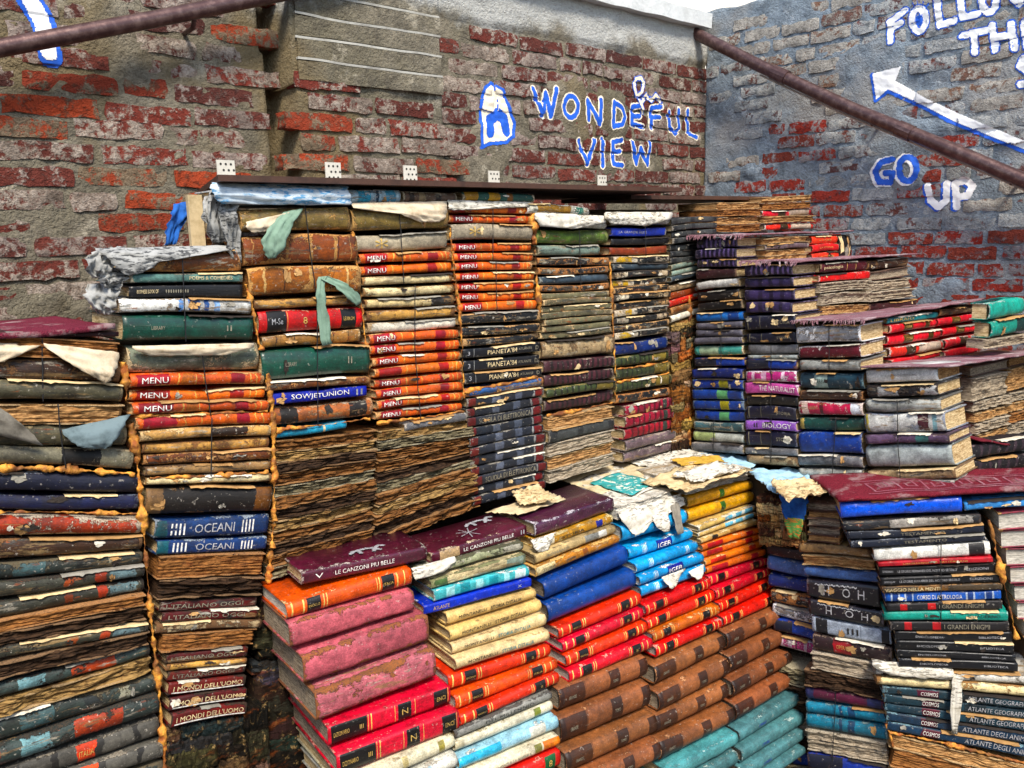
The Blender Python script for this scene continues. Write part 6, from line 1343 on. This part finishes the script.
# ------------------------------------------------------------------ cords tied round the stacks
cord_m = simple_mat('cord_dark', srgb('1c1d20'), .2, 80, .7, .0005)
def cord(label, plane, px, off=.004, rad=.0011):
    pts = []
    for (x0, y0), (x1, y1) in zip(px[:-1], px[1:]):
        n = max(2, int(math.hypot(x1-x0, y1-y0)/5))
        pts += [plane.at(lerp(x0, x1, i/n)+.5*noise.noise(Vector((x0, i*.5, 1))), lerp(y0, y1, i/n), off) for i in range(n)]
    pts.append(plane.at(px[-1][0], px[-1][1], off)); V, F = tube_vf(pts, rad, 6); c = V[0].copy()
    o_ = mesh_obj('cord', [v-c for v in V], F, cord_m, smooth=True); o_.location = c
    return tag(o_, label, 'cord', 'dark cords tying the stacks')
for lab, pl, px in [
    ('thin dark cord over the torn cloth of the carpet-topped stack', P_L, [(42, 337), (43, 402)]), ('thin dark cord across the drooping grey flap', P_L, [(58, 404), (60, 430), (66, 468)]),
    ('thin dark cord down the dark green hardback in the newspaper-topped stack', P_L, [(182, 250), (186, 342)]), ('thin dark cord over the first three cookery books', P_L, [(201, 345), (206, 385), (211, 416)]), ('thin dark cord over the tan books below the cookery books', P_L, [(212, 418), (211, 476)]),
    ('long thin dark cord down the stack with hanging green flap', P_L, [(305, 205), (310, 250), (317, 300), (318, 425)]), ('thin dark cord over the grey emblem book and cream books', P_L, [(399, 206), (402, 250), (404, 285)]), ('thin dark cord over the lower orange books above the rubble', P_L, [(415, 285), (415, 352), (421, 420)]),
    ('thin dark cord over the upper orange books of the orange-black stack', P_L, [(493, 205), (493, 260)]), ('thin dark cord over the lower orange books of the orange-black stack', P_L, [(496, 261), (497, 312)]),
    ('thin dark cord over the mossy green book', P_L, [(579, 216), (581, 290)]), ('thin dark cord over the royal and rust books', P_L, [(645, 216), (646, 256)]),
    ('thin dark cord over the soft grey paperbacks by the corner', P_S, [(721, 313), (721, 368)]), ('thin dark cord low on the stair stack nearest the corner', P_S, [(714, 420), (713, 453)]),
    ('thin dark cord down the stair stack with pink paperback', P_S, [(771, 345), (771, 462)]), ('thin dark cord over the grey white-flaked stair book', P_S, [(829, 325), (829, 372)]), ('thin dark cord over the thick blue hardback', P_S, [(836, 417), (832, 476)]),
    ('thin dark cord down the pale stair stack', P_S, [(897, 400), (898, 445), (901, 490)]), ('thin dark cord over the teal-blue banded books', P_G1, [(836, 688), (832, 768)]), ('thin dark cord over the white and black paperbacks', P_G2, [(941, 541), (941, 622)])]:
    cord(lab, pl, px)

# ------------------------------------------------------------------ torn covers, rags and loose paper
def sheet_mat(name, c, c2=None, print_=None, rough=.7, coat=0.0):
    m, t, b = new_mat(name); q = NB(t); v, rnd = q.coords()
    n = q.noise(v, 28, 6, .7); n2 = q.noise(v, 9, 4, .6); n3 = q.noise(q.vscale(v, (60, 60, 260)), 1, 3, .6)
    k = q.mix(q.math('MULTIPLY', q.step(n, .4, .72), .7), c, c2 or tuple(x*.45 for x in c))
    if print_: k = q.mix(q.math('MULTIPLY', q.math('MULTIPLY', q.step(n3, .52, .56), q.step(n2, .44, .5)), .8), k, print_)
    q.l(k, b.inputs['Base Color']); b.inputs['Roughness'].default_value = rough+.2; b.inputs['Specular IOR Level'].default_value = .12; b.inputs['Coat Weight'].default_value = coat*.3
    q.bump(n, .5, .002, b); return m
SM = {'green': sheet_mat('torn_green', srgb('7f9a86'), srgb('4a6454')), 'cloth': sheet_mat('torn_cloth', srgb('d8c8ac'), srgb('8f7350')), 'slate': sheet_mat('torn_slate', srgb('6f8084'), srgb('3a4648')),
      'greyf': sheet_mat('torn_grey', srgb('8a8478'), srgb('4a463e')), 'white': sheet_mat('paper_white', srgb('d6d1c4'), srgb('94896f'), srgb('6a6458')), 'news': sheet_mat('newsprint', srgb('a8a8a4'), srgb('5a5a58'), srgb('24262c')),
      'newsb': sheet_mat('newsprint_blue', srgb('c8d4dc'), srgb('7f8f9a'), srgb('2f86b8')), 'skyp': sheet_mat('wrapper_sky', srgb('a8cfe4'), srgb('6f98b4'), None, .3, .3), 'beige': sheet_mat('paper_beige', srgb('cfbd96'), srgb('8f7a54')),
      'cream': sheet_mat('paper_cream', srgb('d4be92'), srgb('8f6c3c'), srgb('7a6444')), 'pict': sheet_mat('picture_print', srgb('3a9c9c'), srgb('2c5a34'), srgb('e0e4d0')), 'blue': sheet_mat('rag_blue', srgb('2a62b0'), srgb('16306a')), 'grn': sheet_mat('card_green', srgb('5f9a4a'), srgb('2f5a2a'), srgb('c86a2c')),
      'yel': sheet_mat('paper_yellow', srgb('c8a040'), srgb('7f6020'))}
def loft_vf(rowsp, n=12, seed=0, amp=.003, nrm=None, th=.0012):
    """rowsp: list of (pL, pR); a thin sheet with thickness"""
    R = []; m_ = len(rowsp); sub = 4
    for i in range(m_-1):
        for k in range(sub):
            t = k/sub; R.append((rowsp[i][0].lerp(rowsp[i+1][0], t), rowsp[i][1].lerp(rowsp[i+1][1], t)))
    R.append(rowsp[-1]); V = []
    for s_ in (0, 1):
        for i, (a, b_) in enumerate(R):
            for j in range(n+1):
                p = a.lerp(b_, j/n); q = Vector((j*.45, i*.5, seed*5.1))
                if j in (0, n): p = p + (b_-a).normalized()*(.005*noise.noise(q*3.1+Vector((2, 2, 2)))+.003*noise.noise(q*7.7))
                V.append(p + nrm*(amp*noise.noise(q)*1.5 + amp*.8*noise.noise(q*2.7) - th*s_) + Vector((0, 0, 1))*amp*.4*noise.noise(q*1.9+Vector((7, 7, 7))))
    F = []; W = n+1; H = len(R); o_ = W*H
    for i in range(H-1):
        for j in range(n):
            a = i*W+j; F.append((a, a+W, a+W+1, a+1)); F.append((o_+a, o_+a+1, o_+a+W+1, o_+a+W))
    per = list(range(W))+[i*W+n for i in range(1, H)]+[(H-1)*W+j for j in range(n-1, -1, -1)]+[i*W for i in range(H-2, 0, -1)]
    for k in range(len(per)):
        a, b_ = per[k], per[(k+1) % len(per)]; F.append((a, b_, o_+b_, o_+a))
    return V, F
def flap(parent, mat, plane, rws, seed=0, amp=.003, name='torn_cover', label=None):
    V, F = loft_vf([(plane.at(a, b_, o1), plane.at(c, d, o1 if len(r) < 6 else r[5])) for r in rws for (a, b_, c, d, o1) in (r[:5],)], 12, seed, amp, plane.n)
    inv = parent.matrix_world.inverted(); o_ = mesh_obj(name, [inv @ v for v in V], F, SM[mat], parent, smooth=True)
    if label: o_['label'] = label
    return o_
flap(B['C2', 1], 'green', P_L, [(284, 212, 304, 208, .004), (270, 226, 294, 222, .018), (262, 240, 288, 236, .026), (264, 250, 284, 250, .026), (268, 259, 276, 258, .02)], 1, label='pale green torn cover hanging down')
flap(B['C2', 1], 'cloth', P_L, [(246, 222, 290, 212, .006), (246, 228, 278, 226, .01), (252, 233, 270, 231, .006)], 2)
flap(B['C2', 3], 'green', P_L, [(318, 277, 326, 276, .006), (316, 296, 325, 300, .014), (318, 320, 330, 322, .012), (322, 346, 331, 344, .014)], 3, .002, 'ribbon')
flap(B['C2', 3], 'green', P_L, [(320, 278, 328, 276, .006), (334, 286, 348, 284, .016), (348, 298, 358, 292, .016), (356, 306, 362, 302, .01)], 4, .002, 'ribbon')
flap(B['C0', 1], 'cloth', P_L, [(42, 343, 118, 352, .004), (52, 352, 118, 364, .014), (74, 366, 114, 376, .022), (92, 376, 106, 384, .016)], 5, .004, label='frayed pale cloth torn from the cover')
flap(B['C0', 1], 'cloth', P_L, [(-40, 342, 44, 344, .004), (-40, 352, 28, 352, .014), (-40, 360, 2, 362, .01)], 6, .004)
flap(B['C0', 5], 'greyf', P_L, [(-40, 398, -8, 402, .02), (-40, 412, 22, 424, .03), (-40, 426, 44, 446, .02)], 7, .003)
flap(B['C0', 5], 'slate', P_L, [(60, 430, 131, 414, .004), (66, 438, 124, 428, .022), (78, 446, 114, 442, .026), (88, 449, 106, 449, .018)], 8, .003, label='drooping slate grey cover flap')
flap(B['C1', 0], 'news', P_L, [(104, 248, 236, 245, -.02), (100, 252, 232, 250, .004), (108, 258, 196, 256, .010), (116, 268, 160, 262, .012), (128, 276, 142, 273, .008)], 9, .0035, label='torn white wrapper over the top book')
flap(B['C1', 5], 'cloth', P_L, [(132, 346, 255, 343, .006), (134, 349, 252, 348, .012), (150, 356, 225, 355, .008)], 10, .003)
flap(B['C2', 0], 'newsb', P_L, [(212, 182, 346, 186, -.01), (210, 188, 348, 190, .012), (214, 196, 350, 198, .016), (222, 204, 352, 205, .012)], 11, .006, 'newspaper_layer')
flap(B['C2', 0], 'news', P_L, [(210, 190, 238, 188, -.02), (206, 208, 230, 202, -.012), (208, 226, 226, 220, -.012), (214, 244, 232, 240, -.02)], 12, .012, 'newspaper_layer')
flap(B['C3', 2], 'cloth', P_L, [(352, 203, 448, 201, .0), (352, 208, 448, 207, .012), (400, 214, 446, 216, .014), (420, 222, 440, 222, .01)], 13, .004)
flap(B['C4', 1], 'white', P_L, [(449, 200, 530, 202, .0), (448, 205, 530, 207, .008), (449, 210, 470, 210, .008)], 14, .003)
flap(B['C5', 1], 'white', P_L, [(534, 212, 608, 216, .0), (535, 218, 606, 222, .012), (540, 226, 575, 229, .012)], 15, .004)
flap(B['C6', 0], 'white', P_L, [(606, 212, 672, 212, -.004), (604, 218, 671, 219, .012), (612, 224, 648, 226, .01)], 16, .004)
F_tmp = P_F
flap(B['F4', 1], 'white', P_F, [(617, 512, 682, 493, .004), (622, 521, 686, 504, .012), (630, 531, 652, 522, .01), (636, 536, 644, 532, .008)], 17, .004, label='ragged white paper edge')
flap(B['F4', 1], 'white', P_F, [(652, 516, 668, 511, .012), (656, 526, 670, 522, .014), (664, 532, 670, 531, .010)], 18, .003)
flap(B['F4', 1], 'greyf', P_F, [(671, 505, 679, 503, .014), (674, 520, 682, 517, .016), (677, 535, 684, 533, .016)], 19, .002)
flap(B['F4', 4], 'white', P_F, [(662, 577, 686, 568, .010), (665, 582, 680, 576, .012), (672, 589, 676, 586, .010)], 20, .002)
flap(B['F4', 5], 'white', P_F, [(688, 572, 704, 564, .010), (694, 577, 704, 572, .012), (698, 580, 702, 578, .010)], 21, .002)
flap(B['F2', 1], 'white', P_F, [(412, 568, 455, 556, .004), (413, 573, 456, 562, .012), (416, 580, 444, 572, .01)], 22, .004)
flap(B['F3', 1], 'white', P_F, [(531, 540, 556, 532, .006), (534, 548, 552, 540, .010), (540, 553, 548, 550, .008)], 23, .003)
flap(B['G2', 18], 'white', P_G2, [(953, 674, 962, 676, .006), (951, 690, 962, 692, .014), (950, 712, 960, 714, .016), (951, 733, 958, 735, .012)], 24, .002, label='torn white paper strip hanging down')
flap(B['G2', 18], 'white', P_G2, [(872, 660, 950, 666, -.004), (874, 667, 955, 674, .010), (892, 676, 950, 680, .010)], 25, .004)

def zplane_at(x, y, z): d = ray(x, y); return CAM + d*((z-CAM.z)/d.z)
def sheet(name, label, mat, px, z, curl=.004, seed=1, lift=None, grp_='loose papers on the platform'):
    P4 = [zplane_at(x, y, z) for x, y in px]; lift = lift or (0, 0, 0, 0)
    P4 = [p+Z*l for p, l in zip(P4, lift)]
    V, F = loft_vf([(P4[0].lerp(P4[3], i/5), P4[1].lerp(P4[2], i/5)) for i in range(6)], 16, seed, curl, Z, .0012)
    c = V[0].copy(); o_ = mesh_obj(name, [v-c for v in V], F, SM[mat], smooth=True); o_.location = c
    return tag(o_, label, 'paper', grp_)
zp = ZPL+.006
sheet('loose_sheet', 'pale blue crumpled sheet beside the inner corner', 'skyp', [(688, 450), (762, 457), (752, 468), (690, 466)], zp+.016, .006, 31)
sheet('loose_sheet', 'dirty white sheet at the foot of the crimson books', 'white', [(612, 457), (690, 449), (724, 458), (655, 470)], zp+.02, .006, 32)
sheet('loose_sheet', 'grey-green stained sheet under the picture page', 'beige', [(560, 480), (625, 455), (668, 470), (600, 494)], zp+.014, .005, 33)
sheet('loose_sheet', 'yellow torn strip among the loose papers', 'yel', [(670, 459), (718, 455), (724, 461), (684, 466)], zp+.032, .004, 34)
zt4 = B['F4', 0].matrix_world.translation.z + .035
pc = sheet('picture_page', 'white page with a teal and green landscape picture', 'white', [(572, 482), (616, 466), (668, 484), (622, 502)], zt4, .003, 35, (0, 0, .004, .0))
V, F = loft_vf([(zplane_at(590, 483, zt4+.005).lerp(zplane_at(632, 495, zt4+.008), i/4), zplane_at(618, 472, zt4+.005).lerp(zplane_at(656, 482, zt4+.008), i/4)) for i in range(5)], 10, 35, .002, Z, .0008)
mesh_obj('picture', [v-pc.location for v in V], F, SM['pict'], pc, smooth=True)
sheet('loose_sheet', 'thick pile of torn cream pages over the mustard books', 'cream', [(640, 482), (690, 462), (756, 468), (690, 492)], B['F5', 0].matrix_world.translation.z+.04, .007, 36)
sheet('loose_sheet', 'torn white leaf over the mustard books', 'white', [(672, 474), (716, 462), (744, 468), (694, 482)], B['F5', 0].matrix_world.translation.z+.052, .006, 37)
zt3 = B['F3', 0].matrix_world.translation.z + .055
sheet('loose_sheet', 'beige sheet lying on the film-wrapped maroon book', 'beige', [(486, 512), (548, 492), (566, 499), (520, 514)], zt3-.012, .003, 38)
sheet('curled_page', 'curled cream page standing on the film-wrapped maroon book', 'cream', [(512, 496), (538, 491), (557, 501), (520, 505)], zt3, .006, 39, (.012, .02, .004, .0))
zg3 = P_G1.at(812, 501).z+.012
sheet('wrapper', 'sky-blue crumpled wrapper over the stair gap', 'skyp', [(748, 470), (824, 468), (862, 478), (772, 492)], zg3+.01, .010, 40)
sheet('loose_sheet', 'bright white sheet over the maroon carpet edge', 'white', [(818, 474), (860, 472), (868, 482), (830, 494)], zg3+.024, .008, 41)
sheet('loose_sheet', 'tattered cream book leaves over the blue rag', 'cream', [(770, 482), (824, 478), (836, 490), (786, 500)], zg3+.03, .009, 42)
def hang(name, label, mat, plane, rws, seed, amp=.004, cat='rag'):
    V, F = loft_vf([(plane.at(a, b_, o1), plane.at(c, d, o1)) for (a, b_, c, d, o1) in rws], 12, seed, amp, plane.n); c = V[0].copy()
    o_ = mesh_obj(name, [v-c for v in V], F, SM[mat], smooth=True); o_.location = c; return tag(o_, label, cat)
hang('rag', 'blue rag hanging over the torn pages of the lower stair', 'blue', P_G1, [(778, 488, 806, 490, .004), (780, 500, 808, 502, .016), (782, 512, 806, 514, .02), (788, 524, 802, 524, .014)], 43, .006)
hang('card', 'small green card hanging under the blue rag', 'grn', P_G1, [(784, 517, 803, 519, .022), (786, 528, 802, 530, .024), (789, 538, 799, 539, .022)], 44, .002, 'card')
def crumple(label, mat, center, rx, ry, rz, seed):
    V, F = [], []; nu, nv = 36, 22
    for i in range(nv+1):
        th = math.pi*i/nv
        for j in range(nu):
            ph = 2*math.pi*j/nu; d = Vector((math.sin(th)*math.cos(ph), math.sin(th)*math.sin(ph), math.cos(th)))
            q = d*1.9+Vector((seed*4.1, 2, 3)); rd = 1+.4*noise.noise(q)+.3*(abs(noise.noise(q*1.6))-.25)+.12*(abs(noise.noise(q*3.4))-.2)
            V.append(EL*d.x*rx*rd + NL*d.y*ry*rd + Z*d.z*rz*rd)
    for i in range(nv):
        for j in range(nu):
            a, b_ = i*nu+j, i*nu+(j+1) % nu; F.append((a, a+nu, b_+nu, b_))
    o_ = mesh_obj('crumpled_newspaper', V, F, SM[mat]); o_.location = center
    return tag(o_, label, 'newspaper', 'crumpled newspapers beside the stacks')
for k, (lab, rws) in enumerate([
    ('torn newspaper wad beside the torn white wrapper', [(96, 248, 126, 247, -.03), (88, 256, 122, 258, -.005), (86, 268, 112, 270, .0), (92, 277, 106, 279, -.01)]),
    ('small torn newspaper corner beside the black paperback', [(100, 266, 130, 268, -.02), (98, 277, 126, 280, -.002), (104, 288, 120, 290, -.012)]),
    ('torn newspaper wad beside the white and blue book', [(88, 284, 120, 282, -.035), (84, 295, 118, 296, -.01), (90, 306, 116, 308, -.012), (98, 314, 110, 315, -.02)])]):
    hang('torn_newspaper', lab, 'news', P_L, rws, 50+k, .011, 'newspaper')
for k, (lab, rws) in enumerate([
    ('dark folded newspaper hanging under the plank end', [(204, 196, 228, 192, -.05), (202, 212, 224, 208, -.02), (206, 230, 222, 226, -.03), (212, 246, 226, 246, -.05)]),
    ('grey torn newspaper hanging beside the olive brown book', [(216, 194, 240, 192, -.02), (218, 214, 238, 210, .0), (224, 236, 240, 232, -.005), (230, 262, 242, 262, -.01)])]):
    hang('torn_newspaper', lab, 'news', P_L, rws, 60+k, .012, 'newspaper')
hang('wrapper', 'blue wrapper hanging under the plank end', 'blue', P_L, [(174, 204, 194, 200, -.20), (170, 216, 192, 212, -.19), (166, 232, 182, 226, -.19), (164, 246, 176, 244, -.19)], 45, .006, 'wrapper')
v, f = box_vf(Vector((0, 0, 0)), EL*.03, -NL*.012, Z*.105); bo = mesh_obj('board', v, f, SM['beige']); bo.location = P_L.at(192, 246, -.16); tag(bo, 'upright tan board beside the blue wrapper under the plank', 'board')

# embossed pale emblems on the covers of the maroon books
def emblem(parent, strokes, w_):
    allp = np.array([p for s in strokes for p in s]); lo = allp.min(0)-w_; hi = allp.max(0)+w_; cell = .0016
    bb = [c for c in parent.children if c.name.startswith('cover')][0].bound_box; T_ = max(v[2] for v in bb)
    nx, ny = int((hi[0]-lo[0])/cell)+1, int((hi[1]-lo[1])/cell)+1; V, F = [], []
    for j in range(ny):
        for i in range(nx):
            c = np.array([[lo[0]+(i+.5)*cell, lo[1]+(j+.5)*cell]])
            d = min(seg_dist(c, s)[0] for s in strokes)
            if d < w_*(1+.5*noise.noise(Vector((i*.4, j*.4, 0)))):
                k = len(V); x, y = lo[0]+i*cell, lo[1]+j*cell
                V += [(x, y, T_+.0008), (x+cell, y, T_+.0008), (x+cell, y+cell, T_+.0008), (x, y+cell, T_+.0008)]; F.append((k, k+1, k+2, k+3))
    mesh_obj('emblem', V, F, INK['silver'], [c for c in parent.children if c.name.startswith('cover')][0])
horse = [[(-.03, .05), (.0, .056), (.022, .05), (.035, .062)], [(-.03, .05), (-.04, .04)], [(-.02, .05), (-.018, .034)], [(.018, .05), (.028, .036)], [(.022, .05), (.012, .034)], [(.035, .062), (.044, .056)]]
emblem(B['F1', 0], [[(x+.02, y) for x, y in s] for s in horse], .0045)
emblem(B['F2', 0], [[(x+.06, y+.05) for x, y in s] for s in horse], .0045)
star = [[(0, .05), (.03*math.cos(a), .05+.03*math.sin(a))] for a in (.3, 1.1, 1.9, 2.6, 3.5, 4.4, 5.2)]
emblem(B['F2', 0], star, .0012)

# ------------------------------------------------------------------ unseen court wall behind the viewer, added to block sky light
court = simple_mat('court_plaster', srgb('7d7468'), .2, 3, .9, .01, srgb('4a443c'))
def cwall(label, p, ex, ey, h):
    v, f = box_vf(Vector((0, 0, 0)), ex, ey, Z*h); o_ = mesh_obj('sky_blocking_wall', v, f, court); o_.location = p; tag(o_, label, 'wall')
cwall('unseen courtyard wall added behind the viewer to block sky light', Vector((-4.5, -2.2, 0)), Vector((9.5, 0, 0)), Vector((0, -.3, 0)), 2.8)
